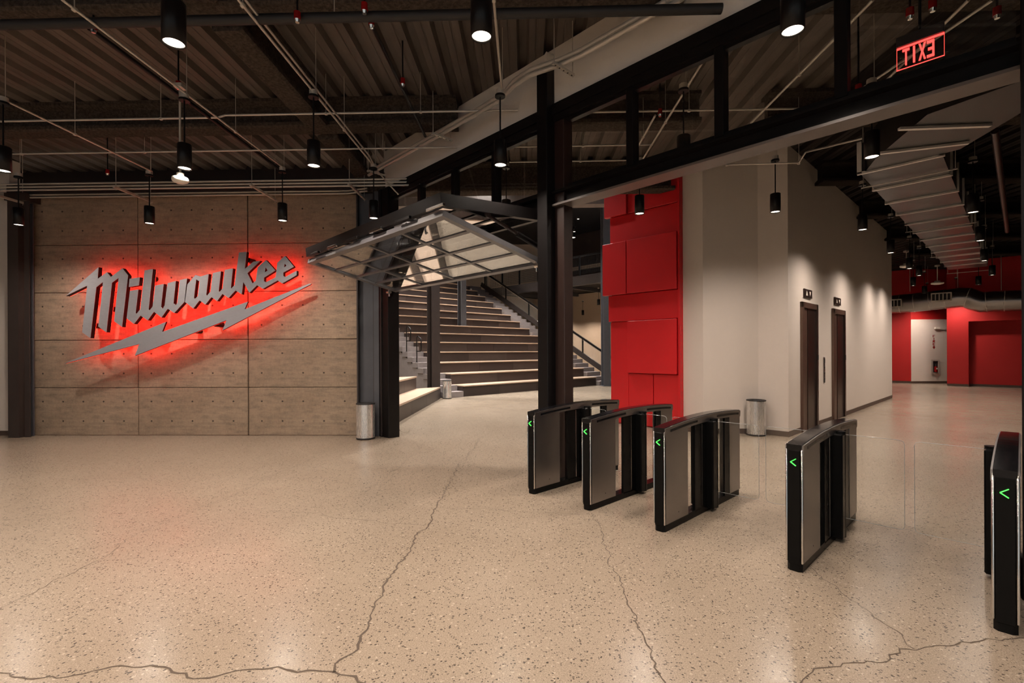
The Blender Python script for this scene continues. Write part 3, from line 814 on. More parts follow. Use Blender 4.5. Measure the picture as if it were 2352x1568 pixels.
# tubular grab rails along the aisle
def grab(am, z, h, label):
    q = BMx @ Vector((am[0], am[1], z))
    m = MB(); d = E1*.30
    p = [q, q+Vector((0,0,h)), q+Vector((0,0,h+.06))+d*.3, q+Vector((0,0,h-.02))+d*.85, q+d+Vector((0,0,h-.12)), q+d+Vector((0,0,h*.45+.06)), q+d*.85+Vector((0,0,h*.45)), q+Vector((0,0,h*.45))+d*.05]
    m.tube(p, .02, 8); gr = tag(empty('grab_rail'), label, 'handrail')
    m.build('rail', M['black'], gr)
    MB().cyl(q, q+Vector((0,0,.012)), .06, 12).build('foot_plate', M['black'], gr)
grab((9.88, M1+1.25), .8, .92, 'black tubular grab rail beside the lowest aisle steps')
grab((9.88, M1+1.97), 1.2, .92, 'black tubular grab rail halfway up the visible aisle steps')
grab((9.88, M1+2.69), 1.6, .92, 'uppermost black tubular grab rail on the aisle steps')
hr = tag(empty('floor_handrail'), 'short black handrail standing on the floor just inside the door jamb', 'handrail')
q = atz(911, 988)
MB().tube([q, q+Vector((0,0,.80)), q+Vector((-.03,.05,.86)), q+Vector((-.05,.3,.86)), q+Vector((-.05,.36,.80))], .022, 8).build('rail', M['black'], hr)
MB().cyl(q, q+Vector((0,0,.012)), .07, 14).build('foot_plate', M['black'], hr)
# guard along the side stair
gd = tag(empty('stair_guard', matrix=BMx), 'dark sloping handrail with mesh infill along the right side of the seating steps', 'guard rail')
sl = RI/GO
gx = 19.42
def gp(y, dz): return Vector((gx, y, (y-M1+.5)*sl+dz))
yA, yB = M1-.35, M1+9.6
for dz, hh in ((.18, .26), (1.05, .09)):
    MB().bar(gp(yA, dz), gp(yB, dz), .07, hh).build('stringer' if dz < .5 else 'top_rail', M['black'] if dz > .5 else M['steelpaint'], gd)
y = yA+.1
while y < yB:
    MB().bar(gp(y, .2), gp(y, 1.03), .06, .06, (1, 0, 0)).build('post', M['black'], gd); y += 1.9
m = MB(); y = yA
for i in range(1, 9):
    m.bar(gp(yA, .3+i*.085), gp(yB, .3+i*.085), .006, .006)
y = yA+.08
while y < yB-.1:
    m.bar(gp(y, .3), gp(y, 1.0), .006, .006, (1, 0, 0)); y += .1
m.build('wire_mesh', M['galv'], gd, kind='stuff')
MB().tube([gp(yA-.9, .25), gp(yA-.4, .85), gp(yA, .98), gp(yB, .98)], .025, 8).build('round_handrail', M['galv'], gd)

# steel columns in the atrium
def hcol(x, y, rz_, w, z0, z1, mat, label):
    c = tag(empty('steel_column', (x, y, 0), rz_), label, 'column')
    MB().box(-w/2, w/2, -w/2, -w/2+.03, z0, z1).build('flange', mat, c)
    MB().box(-w/2, w/2, w/2-.03, w/2, z0, z1).build('flange', mat, c)
    MB().box(-.012, .012, -w/2+.03, w/2-.03, z0, z1).build('web', mat, c)
    MB().box(-w/2-.06, w/2+.06, -w/2-.06, w/2+.06, z0, z0+.025).build('base_plate', mat, c)
    return c
p = BMx @ Vector((9.56, 14.02, 0)); hcol(p.x, p.y, math.pi/4, .32, 0, 9.4, M['steelpaint'], 'brown steel column beside the aisle at the foot of the seating steps')
p = BMx @ Vector((14.1, 18.30, 0)); hcol(p.x, p.y, math.pi/4, .30, 2.80, 9.4, M['bluesteel'], 'slim blue-grey steel column rising from the middle of the seating steps')
p = atz(1392, 886); hcol(p.x, p.y, math.radians(12), .34, 0, 9.4, M['bluesteel'], 'blue-grey steel column at the right end of the stair, next to the red panels')
# ================================================================= atrium: mezzanine, bridge, upper floor
MZ = 19.9
mz = tag(empty('mezzanine_edge'), 'grey steel mezzanine edge beam with dark mesh railing beyond the seating steps', 'mezzanine')
zb_ = onp(1350, 652, D2*MZ, D2).z; zt_ = onp(1350, 630, D2*MZ, D2).z
b0 = onp(1395, 640, D2*MZ, D2); b0.z = 0
def dbox(a0, a1, d0, d1, z0, z1):
    m = MB(); vs = [b0+D1*a+D2*d+Vector((0,0,z)) for z in (z0, z1) for (a, d) in ((a0,d0),(a1,d0),(a1,d1),(a0,d1))]
    return m.add(vs, [(0,1,2,3),(7,6,5,4),(4,5,1,0),(5,6,2,1),(6,7,3,2),(7,4,0,3)])
dbox(-.2, 9.5, 0, .25, zb_, zt_).build('edge_beam', M['bluesteel'], mz)
dbox(-.2, 9.5, .25, 6, zb_+.25, zt_).build('floor_slab', M['blackmat'], mz)
dbox(-.2, 9.5, .1, .16, zt_+1.0, zt_+1.08).build('top_rail', M['black'], mz)
for k in range(7): dbox(.3+k*1.5, .38+k*1.5, .1, .16, zt_, zt_+1.05).build('rail_post', M['black'], mz)
mm = MB()
for k in range(9):
    q = dbox(-.2, 9.5, .12, .13, zt_+.12+k*.1, zt_+.13+k*.1); mm.add(q.v, q.f)
for k in range(90):
    q = dbox(k*.1, k*.1+.01, .12, .13, zt_+.1, zt_+1.0); mm.add(q.v, q.f)
mm.build('wire_mesh', M['blackmat'], mz, kind='stuff')
for k in range(4): dbox(.8+k*2.3, 1.0+k*2.3, .25, 6, zb_+.05, zb_+.25).build('joist', M['bluesteel'], mz)
dbox(1.2, 1.55, 4.0, 4.3, 0, zb_).build('support_column', M['bronze'], mz)
dbox(-.2, 9.5, 5.6, 5.9, 7.05, 7.25).build('upper_beam', M['beige'], mz)
dbox(.55, .8, 5.0, 5.2, zt_, 7.1).build('upper_column', M['devicewhite'], mz)
dbox(1.15, 1.4, 5.0, 5.2, zt_, 7.1).build('upper_column', M['devicewhite'], mz)
dbox(-.2, 9.5, 6, 6.2, zb_+.25, 9.5).build('upper_back_wall', M['steelpaint'], mz)
dbox(-.4, 9.5, 4.5, 4.7, 0, zb_+.2).build('lower_back_wall', M['beige'], mz)
br = tag(empty('bridge_edge'), 'pale bridge edge with wire-mesh guard seen through the transom glass', 'bridge')
MB().box(-15.8, 3.2, 19.0, 19.5, 7.35, 7.72).build('edge_beam', M['step'], br)
MB().box(-15.8, 3.2, 19.1, 19.15, 8.42, 8.50).build('top_rail', M['soffit'], br)
for k in range(8): MB().box(-9+k*1.6, -8.88+k*1.6, 19.1, 19.15, 7.7, 8.45).build('rail_post', M['soffit'], br)
m = MB()
for k in range(13): m.box(-9, 3.2, 19.12, 19.127, 7.76+k*.05, 7.767+k*.05)
for k in range(200): m.box(-9+k*.06, -8.993+k*.06, 19.12, 19.127, 7.74, 8.42)
m.build('wire_mesh', M['galv'], br, kind='stuff')

# ================================================================= ceiling steel
def xbeam(y, x0, x1, z0, label, bf=.30):
    b = tag(empty('ceiling_beam', (0, y, 0)), label, 'beam')
    prof = [(-bf/2, z0+.02), (-bf/2+.03, z0), (bf/2-.03, z0), (bf/2, z0+.02), (bf/2, z0+.07), (.05, z0+.10), (.05, DECK-.09), (bf/2, DECK-.05), (bf/2, DECK), (-bf/2, DECK), (-bf/2, DECK-.05), (-.05, DECK-.09), (-.05, z0+.10), (-bf/2, z0+.07)]
    MB().prism([prof], lambda u, v, d: Vector((d, u, v)), x0, x1).build('beam', M['fireproof'], b)
    return b
xbeam(7.28, -14, -1.0, 4.97, 'fireproofed ceiling beam running left to right above the sign lobby')
xbeam(4.72, -14, 1.55, 4.95, 'fireproofed ceiling beam along the top edge of the view')
xbeam(2.2, -14, 4.1, 4.90, 'fireproofed ceiling beam overhead, nearest the camera')
xbeam(7.28, -.38, 2.6, 4.94, 'fireproofed ceiling beam inside the hall, seen through the transom glass')
xbeam(9.82, -2.5, 3.0, 4.80, 'dark deep beam at the atrium edge behind the transom glass')
for i_, y_ in enumerate((10.0, 12.6, 15.2, 17.8)):
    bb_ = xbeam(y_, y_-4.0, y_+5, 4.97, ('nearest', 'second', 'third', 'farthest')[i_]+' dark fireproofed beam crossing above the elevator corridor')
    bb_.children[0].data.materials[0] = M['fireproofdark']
xbeam(4.72, 2.15, 9.0, 4.90, 'fireproofed ceiling beam behind the exit sign')
xbeam(7.28, 3.6, 9.0, 4.94, 'fireproofed ceiling beam above the white wall corner')
gb = tag(empty('ceiling_girder', (-3.06, 0, 0)), 'wide fireproofed girder running from overhead to the concrete wall', 'girder')
z0 = 4.92; bf = .32
prof = [(-bf/2, z0+.02), (-bf/2+.03, z0), (bf/2-.03, z0), (bf/2, z0+.02), (bf/2, z0+.07), (.05, z0+.10), (.05, DECK-.09), (bf/2, DECK-.05), (bf/2, DECK), (-bf/2, DECK), (-bf/2, DECK-.05), (-.05, DECK-.09), (-.05, z0+.10), (-bf/2, z0+.07)]
for i, (ya, yb) in enumerate(((-6, 2.0), (2.4, 4.52), (4.92, 7.08), (7.48, 9.18))):
    MB().prism([prof], lambda u, v, d: Vector((u, d, v)), ya, yb).build('girder_length', M['fireproof'], gb)

# ================================================================= pendants
ZB = 3.78
def make_pendant():
    r = empty('pendant_lamp')
    MB().lathe([(.066, .012), (.066, .0), (.075, .0), (.075, .285), (.070, .29), (.0, .29)], 32).build('housing', M['black'], r)
    MB().disc((0, 0, .012), .067, 32, -1).build('lens', M['lens'], r)
    MB().cyl((0, 0, .29), (0, 0, .80), .009, 8).build('stem', M['black'], r)
    MB().cyl((0, 0, .80), (0, 0, .825), .06, 20).build('canopy', M['black'], r)
    MB().cyl((0, 0, .825), (0, 0, .885), .05, 8).build('junction_box', M['galv'], r)
    MB().cyl((.03, 0, .88), (.03, 0, DECK+.085-ZB), .004, 6).build('hanger_rod', M['galv'], r)
    return r
proto = make_pendant(); proto_used = [False]
def lamp_data():
    l = bpy.data.lights.new('downlight', 'SPOT'); l.energy = LAMP_W; l.color = WARM
    l.spot_size = math.radians(152); l.spot_blend = 1.0; l.shadow_soft_size = .06
    return l
LD = lamp_data()
def pendant(p, label, group='black cylinder pendant lamps', light=True):
    if not proto_used[0]: r = proto; proto_used[0] = True
    else: r = copy_tree(proto)
    r.location = (p.x, p.y, ZB); tag(r, label, 'pendant lamp', group)
    if light and not any(c.type == 'LIGHT' for c in r.children):
        lo = bpy.data.objects.new('downlight', LD); COL.objects.link(lo); lo.parent = r; lo.location = (0, 0, .004)
    return r
V = Vector
PL = [((-2.465,3.35), 'large pendant lamp at the top edge above the sign, left of centre'),
 ((-.29,3.35), 'pendant lamp at the top edge near the middle of the view'),
 ((1.843,3.36), 'pendant lamp at the top edge in front of the transom glass, right of centre'),
 ((-4.02,5.63), 'pendant lamp hanging next to the white smoke detector above the sign'),
 ((-2.463,5.61), 'pendant lamp just right of the girder, left of the white soffit'),
 ((-6.23,5.63), 'pendant lamp cut off by the left edge of the view'),
 ((-8.59,8.0), 'pendant lamp in front of the dark column at the far left'),
 ((-6.32,8.0), 'pendant lamp in front of the concrete wall, left one above the sign'),
 ((-4.01,7.93), 'pendant lamp in front of the concrete wall, right one above the sign'),
 ((-2.457,7.85), 'pendant lamp by the blue-grey column, just above the folded door'),
 ((-.275,5.67), 'pendant lamp in front of the soffit, above the folded glass door'),
 ((1.84,7.76), 'pendant lamp in front of the red panels'),
 ((3.97,7.75), 'pendant lamp in front of the white wall corner'),
 ((3.945,5.59), 'pendant lamp under the beam beside the big rectangular duct'),
 ((6.16,8.97), 'nearest pendant lamp along the elevator wall, over the first elevator'),
 ((8.275,11.145), 'second pendant lamp along the elevator wall'),
 ((10.39,13.33), 'third pendant lamp along the elevator wall, behind the flat white device'),
 ((11.66,14.6), 'fourth pendant lamp along the elevator wall, under the far duct end'),
 ((13.29,16.89), 'fifth pendant lamp along the elevator wall, above the round duct'),
 ((15.56,19.24), 'smallest pendant lamp in front of the far red wall, above the air grille'),
 ((7.16,7.906), 'nearest pendant lamp right of the rectangular duct'),
 ((9.175,9.978), 'second pendant lamp right of the rectangular duct'),
 ((11.354,12.246), 'third pendant lamp right of the rectangular duct'),
 ((13.80,14.64), 'pendant lamp before the far red wall, rightmost of the far ones'),
 ((15.35,16.76), 'pendant lamp before the far red wall above the duct bend'),
 ((1.45,8.9), 'pendant lamp inside the hall, dark behind the transom glass near the column')]
for (x, y), lb_ in PL[:-1]: pendant(V((x, y, 0)), lb_)
# two lamps in the hall whose housings show through the transom glass
pendant(V((1.84, 5.62, 0)), 'pendant lamp seen through the transom glass right of the black column')
pendant(V((-.29, 7.9, 0)), 'pendant lamp seen through the transom glass above the folded door')
# three lamps tucked behind the round duct wash the far red wall
for (sm_, df_), lb_ in (((39.35, 6.0), 'lamp behind the round duct lighting the left end of the far red wall'), ((39.35, 2.7), 'lamp behind the round duct lighting the red wall right of the white section'), ((41.0, 4.2), 'lamp behind the round duct lighting the far white wall section')):
    pendant(V(((sm_-df_)/2, (sm_+df_)/2, 0)), lb_)
# the same grid goes on overhead and behind the camera
for x in (-8.6, -6.3, -4.01):
    pendant(V((x, 3.35, 0)), 'pendant lamp of the lobby grid outside the view', 'lobby lamps outside the view')
for y in (1.05, -1.25, -3.5):
    for x in (-8.6, -6.3, -4.01, -2.46, -.29, 1.84):
        pendant(V((x, y, 0)), 'pendant lamp of the lobby grid outside the view', 'lobby lamps outside the view')
# high lamps of the atrium
LA = bpy.data.lights.new('atrium_downlight', 'SPOT'); LA.energy = 2300; LA.color = (1.0, .93, .86); LA.spot_size = math.radians(110); LA.spot_blend = .9; LA.shadow_soft_size = .12
hb = None
for i, (x, y) in enumerate(((-5.5, 13), (-1.5, 12.5), (1.0, 15), (-5, 17), (-1.5, 19), (1.5, 20), (-5, 22), (-1.5, 24), (2.2, 26), (-6, 27), (3.0, 30))):
    if hb is None:
        hb = empty('high_bay_lamp'); r = hb
        MB().lathe([(.15, .02), (.17, 0), (.17, .35), (.05, .42), (0, .42)], 24).build('housing', M['black'], hb)
        MB().disc((0, 0, .02), .155, 24, -1).build('lens', M['lens'], hb)
        MB().cyl((0, 0, .42), (0, 0, .9), .012, 8).build('stem', M['black'], hb)
    else: r = copy_tree(hb)
    r.location = (x, y, 8.6); tag(r, 'high pendant lamp lighting the seating steps in the atrium', 'pendant lamp', 'atrium lamps')
    if not any(c.type == 'LIGHT' for c in r.children):
        lo = bpy.data.objects.new('downlight', LA); COL.objects.link(lo); lo.parent = r; lo.location = (0, 0, -.01)
# small lamps under the mezzanine
for (px, py), lb_ in (((1375, 700), 'small lamp under the mezzanine next to the blue-grey column'), ((1244, 718), 'tiny pendant lamp under the mezzanine beside the stair'), ((1328, 503), 'small lit lamp of the upper floor seen beside the red panels, higher one'), ((1319, 532), 'small lit lamp of the upper floor seen beside the red panels, lower one')):
    q = onp(px, py, D2*(20.5 if py > 600 else 22.5), D2)
    r = copy_tree(proto)
    for ch in list(r.children):
        if ch.type == 'LIGHT': bpy.data.objects.remove(ch)
    r.location = q; tag(r, lb_, 'pendant lamp')
    if py > 600:
        lo = bpy.data.objects.new('downlight', LD); COL.objects.link(lo); lo.parent = r; lo.location = (0, 0, .004)
    for ch in list(r.children):
        if ch.name.startswith('hanger_rod'): bpy.data.objects.remove(ch)

for i, a_ in enumerate((2.2, 4.2, 6.2)):  # extra lamps added to brighten the beige wall
    r = pendant(b0+D1*a_+D2*3.4, ('right', 'middle', 'left')[i]+' added lamp under the mezzanine, brightening the beige wall', 'added mezzanine lamps')
    for ch in list(r.children):
        if ch.name.startswith('hanger_rod'): bpy.data.objects.remove(ch)
# ================================================================= conduits and hangers
def pipe(name, pts, r, mat, label, cat, hang=None, n=8):
    o = tag(empty(name), label, cat)
    MB().tube(pts, r, n).build('pipe', mat, o)
    for h_ in (hang or []):
        MB().cyl(h_, (h_[0], h_[1], DECK), .004, 6).build('hanger_rod', M['galv'], o)
        MB().bbox(h_[0]-.018, h_[0]+.018, h_[1]-.018, h_[1]+.018, h_[2]-.02, h_[2]+.012, .004).build('clamp', M['galv'], o)
    return o
e = ppt(1190, 258, .06)
pipe('conduit', [(-14, e.y, e.z), (-4.2, e.y, e.z), (-4.1, e.y, e.z+.03), (e.x, e.y, e.z+.03)], .014, M['galv'], 'silver conduit crossing the ceiling under the middle beam, nearer of two', 'conduit', [(-5.0, e.y, e.z), (-2.7, e.y, e.z+.03), (-1.4, e.y, e.z+.03)])
e = ppt(1050, 338, .06)
pipe('conduit', [(-14, e.y, e.z), (e.x, e.y, e.z)], .013, M['galv'], 'silver conduit crossing the ceiling behind the middle beam, farther of two', 'conduit', [(-8.0, e.y, e.z), (-6.0, e.y, e.z), (-2.2, e.y, e.z)])
e = ppt(945, 408, .06)
for i, dz in enumerate((0, -.055, -.11)):
    pipe('conduit', [(-14, e.y+.05, e.z+dz), (e.x-.05, e.y+.05, e.z+dz)], .017, M['galv'], ('top', 'middle', 'bottom')[i]+' pipe of the silver conduit rack above the concrete wall', 'conduit')
for i, dz in enumerate((-.05, -.10)):
    pipe('conduit', [(-14, e.y+.55, e.z+dz+.02), (-3.3, e.y+.55, e.z+dz+.02), (-2.9, e.y+.45, e.z+dz+.03)], .017, M['galv'], ('upper', 'lower')[i]+' pipe of the silver pair tight against the concrete wall top', 'conduit')
for i, x in enumerate((-9.6, -7.1, -4.7, -3.0)):
    t = tag(empty('strut_hanger'), ('leftmost', 'second', 'third', 'rightmost')[i]+' steel strut carrying the conduit rack above the concrete wall', 'hanger')
    MB().bbox(x-.02, x+.02, e.y-.25, e.y+.62, e.z-.19, e.z-.15, .003).build('channel', M['galv'], t)
    for y in (e.y-.2, e.y+.58): MB().cyl((x, y, e.z-.22), (x, y, DECK), .005, 6).build('threaded_rod', M['galv'], t)
for x, lb_, y1 in ((-4.02, 'silver conduit running front to back over the sign, left of the girder', 7.93), (-2.5, 'silver conduit running front to back right of the girder', 7.85), (-.285, 'silver conduit running front to back over the folded door', 5.67), (-6.3, 'silver conduit running front to back at the far left', 8.0), (1.84, 'silver conduit overhead at the top, right of centre', 3.36)):
    pipe('conduit', [(x+.03, -4, 4.66), (x+.03, y1, 4.66)], .013, M['galv'], lb_, 'conduit', [(x+.03, yy, 4.66) for yy in (1.2, 4.2, 6.6) if yy < y1])
pipe('conduit', [(-2.45, 4.0, 4.71), (-2.45, 7.6, 4.71), (-2.43, 7.9, 4.60), (-2.3, 8.2, 4.45), (-2.25, 8.6, 4.42)], .012, M['galv'], 'second thin conduit running beside the one right of the girder', 'conduit')
# pair along the soffit, bending round the column
for i, (dz, do) in enumerate(((0, 0), (-.075, .02))):
    def sp(s, out): return PM @ V((s, -out, 4.90+dz))
    pts = [sp(-8.2, .42+do), sp(-5.2, .42+do), sp(-4.55, .44+do), sp(-4.25, .54+do), sp(-3.95, .56+do), sp(-3.6, .46+do), sp(-3.3, .42+do), sp(.4, .42+do)]
    pipe('conduit', pts, .027, M['galv'], ('upper', 'lower')[i]+' of the two thick silver conduits sloping along the white soffit', 'conduit', n=10)
for i, s in enumerate((-7.9, -5.9, -3.55)):
    t = tag(empty('strut_hanger', matrix=PM), ('lowest', 'middle', 'highest')[i]+' perforated steel strut carrying the conduits along the white soffit', 'hanger')
    MB().bbox(s-.02, s+.02, -.62, -.26, 4.765, 4.795, .003).build('channel', M['galv'], t)
    for y in (-.60, -.28): MB().cyl((s, y, 4.75), (s, y, DECK), .005, 6).build('threaded_rod', M['galv'], t)
    for k in range(5): MB().cyl((s, -.58+k*.07, 4.7635), (s, -.58+k*.07, 4.766), .011, 8).build('slot', M['blackmat'], t)
# conduits in the hall behind the transom glass
for i, (pa, pb, z) in enumerate((((1330, 258), (1840, 248), 4.80), ((1180, 337), (1500, 331), 4.80), ((1170, 372), (1500, 364), 4.80))):
    a = atz(*pa, z); b = atz(*pb, z)
    pipe('conduit', [(a.x, a.y, z), (b.x, a.y, z)], .013, M['galv'], ('nearest', 'middle', 'farthest')[i]+' cross conduit seen through the transom glass beyond the column', 'conduit', [((a.x+b.x)/2, a.y, z)])
for i, (pa, pb) in enumerate((((1612, 145), (1475, 370)), ((1505, 265), (1462, 355)), ((2005, 0), (1730, 282)), ((2280, 0), (1985, 200)), ((2225, 0), (2035, 185)))):
    a = atz(*pa, 4.75); b = atz(*pb, 4.75); 
    pipe('conduit', [a, (a.x, b.y, 4.75)] if i < 3 else [a, b], .014, M['galv'], ('long', 'short', 'steep', 'rightmost', 'second rightmost')[i]+' slanting silver conduit behind the right transom panes', 'conduit', [((a.x), (a.y+b.y)/2, 4.75)] if i < 3 else None)
a = atz(1670, 378, 4.35); b = atz(1835, 374, 4.35)
pipe('conduit', [a, b, atz(1850, 350, 4.35), atz(1860, 347, 4.40), atz(1980, 318, 4.4)], .012, M['galv'], 'thin bent conduit in front of the white wall top', 'conduit', [tuple(a), tuple(b)])
# sprinkler mains and heads
pipe('sprinkler_pipe', [(-14, 4.44, 4.70), (1.55, 4.44, 4.70), (1.80, 4.44, 4.70)], .045, M['blackmat'], 'black sprinkler main along the top beam', 'pipe', [(-5, 4.44, 4.70), (-1.75, 4.44, 4.70), (1.3, 4.44, 4.70)], 14)
a = atz(853, 55, 4.9); b = atz(1000, 335, 4.9)
pipe('sprinkler_pipe', [(a.x, a.y, 4.9), (a.x+.02, b.y-.35, 4.9)], .022, M['black'], 'thin black sprinkler branch left of the white soffit', 'pipe')
a = atz(205, 60, 4.85)
pipe('sprinkler_pipe', [(a.x, a.y, 4.83), (a.x, 8.6, 4.83)], .025, M['black'], 'thin black sprinkler branch running beside the left conduit', 'pipe')
def sprinkler(px, py, z, label, up=True):
    q = atz(px, py, z); t = tag(empty('fire_sprinkler', q), label, 'sprinkler')
    MB().cyl((0, 0, -.03), (0, 0, .04), .03, 12).build('coupling', M['sprinkred'], t)
    MB().cyl((0, 0, .04), (0, 0, DECK-z), .009, 8).build('nipple', M['black'], t)
    MB().cyl((0, 0, -.055), (0, 0, -.03), .018, 10, .028).build('deflector', M['chrome'], t)
for px, py, z, l_ in ((683, 38, 4.66, 'red sprinkler head on the top pipe, above the girder'), (853, 52, 4.9, 'red sprinkler coupling at the start of the thin black branch'), (837, 18, 4.72, 'red sprinkler coupling on the top pipe, left of the middle lamp'),
                      (215, 63, 4.83, 'red sprinkler coupling beside the left conduit near the top'), (247, 395, 4.75, 'small red sprinkler head above the concrete wall, left'), (925, 188, 4.9, 'small red sprinkler head halfway along the thin black branch'), (410, 195, 4.83, 'dark sprinkler drop behind the pendant near the detector'),
                      (1516, 258, 4.78, 'red junction cover on a conduit behind the right transom'), (2090, 30, 4.5, 'red sprinkler coupling left above the exit sign'), (2142, 12, 4.5, 'red sprinkler coupling directly above the exit sign'), (2290, 28, 4.5, 'red sprinkler coupling right above the exit sign'), (1972, 204, 4.2, 'small red coupling low behind the transom glass')):
    sprinkler(px, py, z, l_)
# smoke detectors and sensors
def sensor(px, py, z, ztop_, r, label):
    q = atz(px, py, z); t = tag(empty('ceiling_sensor', (q.x, q.y, z)), label, 'sensor')
    MB().lathe([(0, -.02), (r*.5, -.02), (r*.92, .0), (r, .02), (r*.95, .045), (r*.45, .06), (r*.45, .10), (0, .10)], 24).build('body', M['devicewhite'], t)
    MB().cyl((0, 0, .1), (0, 0, ztop_-z), .012, 8).build('stem', M['galv'], t)
    MB().bbox(-.05, .05, -.05, .05, ztop_-z, ztop_-z+.05, .005).build('junction_box', M['galv'], t)
    return t
sensor(414, 417, 3.66, 4.78, .09, 'white smoke detector on a rod above the sign')
sensor(2153, 652, 3.70, 4.26, .17, 'round white sensor on a pole under the rectangular duct')
sensor(2082, 613, 3.85, 4.25, .15, 'round tan-lit sensor near the end of the elevator wall')

# ================================================================= ducts
DB, DT = 4.30, 4.75
du = tag(empty('rectangular_duct'), 'wide shiny rectangular sheet-metal duct running down the corridor ceiling', 'duct')
def dpt(sm, df, z): return V(((sm-df)/2, (sm+df)/2, z))
dl, dr = 2.40, 1.06
sm = 12.65; nseg = 12; seg = 1.55
for i in range(nseg):
    a, b = sm+i*seg, sm+(i+1)*seg
    zz = DB; m = MB()
    vs = [dpt(a, dl, DB), dpt(a, dr, DB), dpt(b, dr, DB), dpt(b, dl, DB), dpt(a, dl, DT), dpt(a, dr, DT), dpt(b, dr, DT), dpt(b, dl, DT)]
    mid = (V(vs[0])+V(vs[1])+V(vs[2])+V(vs[3]))/4-V((0, 0, .012))
    m.add(vs[:4]+[mid], [(0, 1, 4), (1, 2, 4), (2, 3, 4), (3, 0, 4)])
    m.add(vs, [(4, 7, 6, 5), (0, 4, 5, 1), (1, 5, 6, 2), (2, 6, 7, 3), (3, 7, 4, 0)])
    m.build('duct_section', M['duct'], du)
    f = MB(); c = dpt(a, (dl+dr)/2, DB-.012)
    f.obox(c, E1*((dl-dr)*S2/2+.03), D2*.022, V((0, 0, .018)))
    for dd_ in (dl, dr): f.obox(dpt(a, dd_, (DB+DT)/2), E1*.03, D2*.022, V((0, 0, .24)))
    f.build('flange', M['ductflange'], du)
# widened elbow towards the camera side
pg = [atz(1985, 397, DB), atz(2205, 342, DB), atz(2345, 258, DB), atz(2345, 185, DB), atz(2130, 262, DB), atz(2012, 362, DB)]
el = MB().prism([[(p.x, p.y) for p in pg]], lambda u, v, d: V((u, v, d)), DB-.005, DT).build('elbow', M['duct'], du)
for pa, pb in (((2065, 296), (2275, 288)), ((2020, 352), (2225, 328))):
    a = atz(*pa, DB-.02); b = atz(*pb, DB-.02); MB().bar(a, b, .05, .03).build('flange', M['ductflange'], du)
for k in (0, 4, 8, 12):
    for dd_ in (dl+.12, dr-.12):
        p = dpt(sm+1+k*seg, dd_, DB-.03); MB().cyl(p, (p.x, p.y, DECK), .006, 6).build('hanger_rod', M['galv'], du)
    MB().bar(dpt(sm+1+k*seg, dl+.16, DB-.045), dpt(sm+1+k*seg, dr-.16, DB-.045), .02, .015).build('support_bar', M['galv'], du)
# round spiral duct along the far red wall
rd = tag(empty('spiral_duct'), 'round galvanised spiral duct with a dip, along the far red wall', 'duct')
FS = Fb-1.9
def fdp(px, py): return onp(px, py, (FS/2, FS/2, 0), NF)
path = [fdp(2005, 702), fdp(2100, 695), fdp(2170, 687), fdp(2205, 683), fdp(2222, 683), fdp(2240, 690), fdp(2255, 694), fdp(2275, 692), fdp(2330, 690), fdp(2420, 688)]
path = [V((p.x, p.y, p.z)) for p in path]
dense = []
for a, b in zip(path[:-1], path[1:]):
    n = max(1, int((b-a).length/.12))
    dense += [a.lerp(b, i/n) for i in range(n)]
MB().tube(dense+[path[-1]], .40, 24).build('spiral_pipe', M['spiral'], rd)
for i in range(0, len(dense), 4):
    d = (dense[min(i+1, len(dense)-1)]-dense[max(i-1, 0)]).normalized()
    MB().cyl(dense[i]-d*.012, dense[i]+d*.012, .412, 24).build('seam', M['ductflange'], rd)
for px, py, px2 in ((2050, 697, 2062), (2162, 682, 2174)):
    q = onp(px, py, (FS/2-.33, FS/2-.33, 0), NF)
    g = MB(); g.obox(q, E1*.32, D2*.06, V((0, 0, .18))); gg = g.build('air_grille', M['devicewhite'], rd)
    for k in range(5):
        MB().obox(q+E1*(-.24+k*.12)+NF*.062, E1*.045, D2*.004, V((0, 0, .13))).build('slot', M['blackmat'], gg)
for i, px in enumerate((2090, 2200, 2300)):
    q = fdp(px, 690); MB().cyl(q+V((0, 0, .4)), (q.x, q.y, DECK), .01, 6).build('hanger_rod', M['galv'], rd)
# corridor pipes at the right
a = atz(2285, 300, 4.6); b = atz(2285, 548, 4.6)
pipe('sprinkler_pipe', [a, (a.x+ (b-a).length*S2*.9, a.y+(b-a).length*S2*.9, 4.6)], .045, M['maroon'], 'brown pipe running along the corridor right of the duct', 'pipe', n=12)

# ================================================================= exit sign behind the transom glass
XO = -.35
def xp(px, py): return onp(px, py, PP+NF*XO, NF)
q = xp(2113, 120); XW, XH = .29, .178
ex = tag(empty('exit_sign', matrix=Matrix.Translation(q) @ Matrix.Rotation(-math.pi/4, 4, 'Z')), 'edge-lit exit sign with mirrored red letters behind the transom glass', 'exit sign')
MB().box(-XW/2, XW/2, -.004, .004, -XH/2, XH/2).build('acrylic_panel', M['exitacrylic'], ex)
for b in ((-XW/2, XW/2, XH/2-.012, XH/2), (-XW/2, XW/2, -XH/2, -XH/2+.003), (-XW/2, -XW/2+.002, -XH/2, XH/2), (XW/2-.002, XW/2, -XH/2, XH/2)):
    MB().box(b[0], b[1], -.0055, .0055, b[2], b[3]).build('lit_edge', M['exitred'], ex)
MB().bbox(-XW/2, XW/2, -.03, .03, XH/2, XH/2+.08, .004).build('housing', M['steelpaint'], ex)
MB().cyl((0, 0, XH/2+.08), (0, 0, DECK-q.z), .01, 8).build('stem', M['black'], ex)
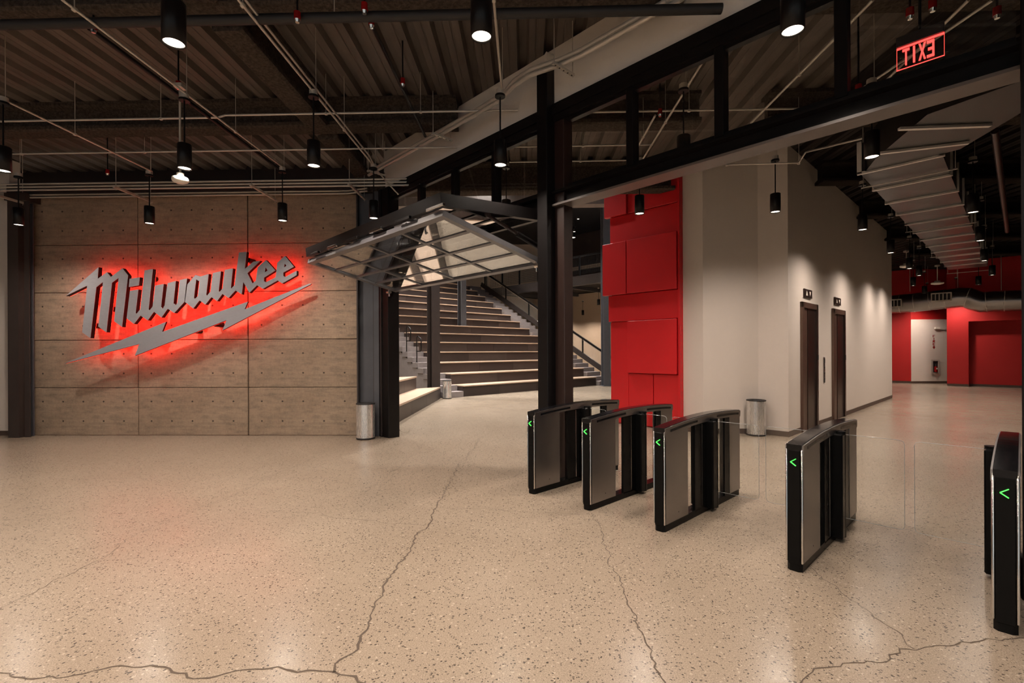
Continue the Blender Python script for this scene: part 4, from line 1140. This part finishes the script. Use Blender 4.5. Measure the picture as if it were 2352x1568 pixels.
LT = {'T': [[(0,.85),(0,1),(1,1),(1,.85),(.62,.85),(.62,0),(.38,0),(.38,.85)]], 'I': [[(.35,0),(.65,0),(.65,1),(.35,1)]],
      'X': [[(0,0),(.28,0),(.5,.36),(.72,0),(1,0),(.64,.5),(1,1),(.72,1),(.5,.64),(.28,1),(0,1),(.36,.5)]],
      'E': [[(0,0),(1,0),(1,.16),(.28,.16),(.28,.42),(.85,.42),(.85,.58),(.28,.58),(.28,.84),(1,.84),(1,1),(0,1)]],
      'F': [[(0,0),(.28,0),(.28,.42),(.8,.42),(.8,.58),(.28,.58),(.28,.84),(1,.84),(1,1),(0,1)]],
      'R': [[(0,0),(.26,0),(.26,.38),(.42,.38),(.72,0),(1,0),(.66,.42),(.95,.55),(.95,.9),(.8,1),(0,1)]]}
def glyph(ch, x, z, w_, h_, y, mirror, mat, parent, name='letter'):
    lp = [[(x+(w_*(1-u) if mirror else w_*u), z+h_*v) for u, v in l] for l in LT[ch]]
    return MB().prism(lp, lambda u, v, d: V((u, d, v)), y, y+.003).build(name, mat, parent)
for i, ch in enumerate('TIXE'):
    glyph(ch, -.108+i*.050, -.067, .045, .132, -.0085, True, M['exitred'], ex)

# ================================================================= far wall: extinguisher, fire arrow, door closer
q = onp(2148, 842, pW0, V((0, 1, 0)))
fc = tag(empty('extinguisher_cabinet', q), 'steel cabinet with a red fire extinguisher on the far white wall', 'cabinet')
m = MB(); W_, H_ = .20, .34
for b in ((-W_, W_, -H_, -H_+.07), (-W_, W_, H_-.07, H_), (-W_, -W_+.08, -H_+.07, H_-.07), (W_-.08, W_, -H_+.07, H_-.07)): m.box(b[0], b[1], -.03, 0, b[2], b[3])
m.build('frame', M['galv'], fc)
MB().box(-W_+.08, W_-.08, -.004, 0, -H_+.07, H_-.07).build('recess', M['blackmat'], fc)
MB().cyl((0, -.035, -H_+.10), (0, -.035, .02), .06, 16).build('extinguisher', M['sprinkred'], fc)
MB().cyl((0, -.035, .02), (0, -.035, .12), .03, 12, .02).build('extinguisher_valve', M['blackmat'], fc)
MB().box(-.03, .03, -.097, -.094, -.12, -.05).build('extinguisher_label', M['devicewhite'], fc)
q = onp(2145, 782, pW0, V((0, 1, 0)))
fs_ = tag(empty('fire_arrow_sign', q), 'red vertical fire lettering with a down arrow above the extinguisher', 'sign')
for i, ch in enumerate('FIRE'): glyph(ch, -.055, .16-i*.125, .11, .105, -.004, False, M['sprinkred'], fs_)
MB().prism([[(-.03, -.24), (.03, -.24), (.03, -.30), (.07, -.30), (0, -.40), (-.07, -.30), (-.03, -.30)]], lambda u, v, d: V((u, d, v)), -.004, -.001).build('arrow', M['sprinkred'], fs_)
q = onp(2160, 751, pW0, V((0, 1, 0)))
dc = tag(empty('door_closer', q), 'small pale door closer at the top of the far white wall', 'door closer')
MB().bbox(-.30, -.08, -.09, 0, -.10, 0, .01).build('body', M['devicewhite'], dc)
MB().bar((-.1, -.06, -.06), (.32, -.06, -.06), .03, .03).build('arm', M['galv'], dc)
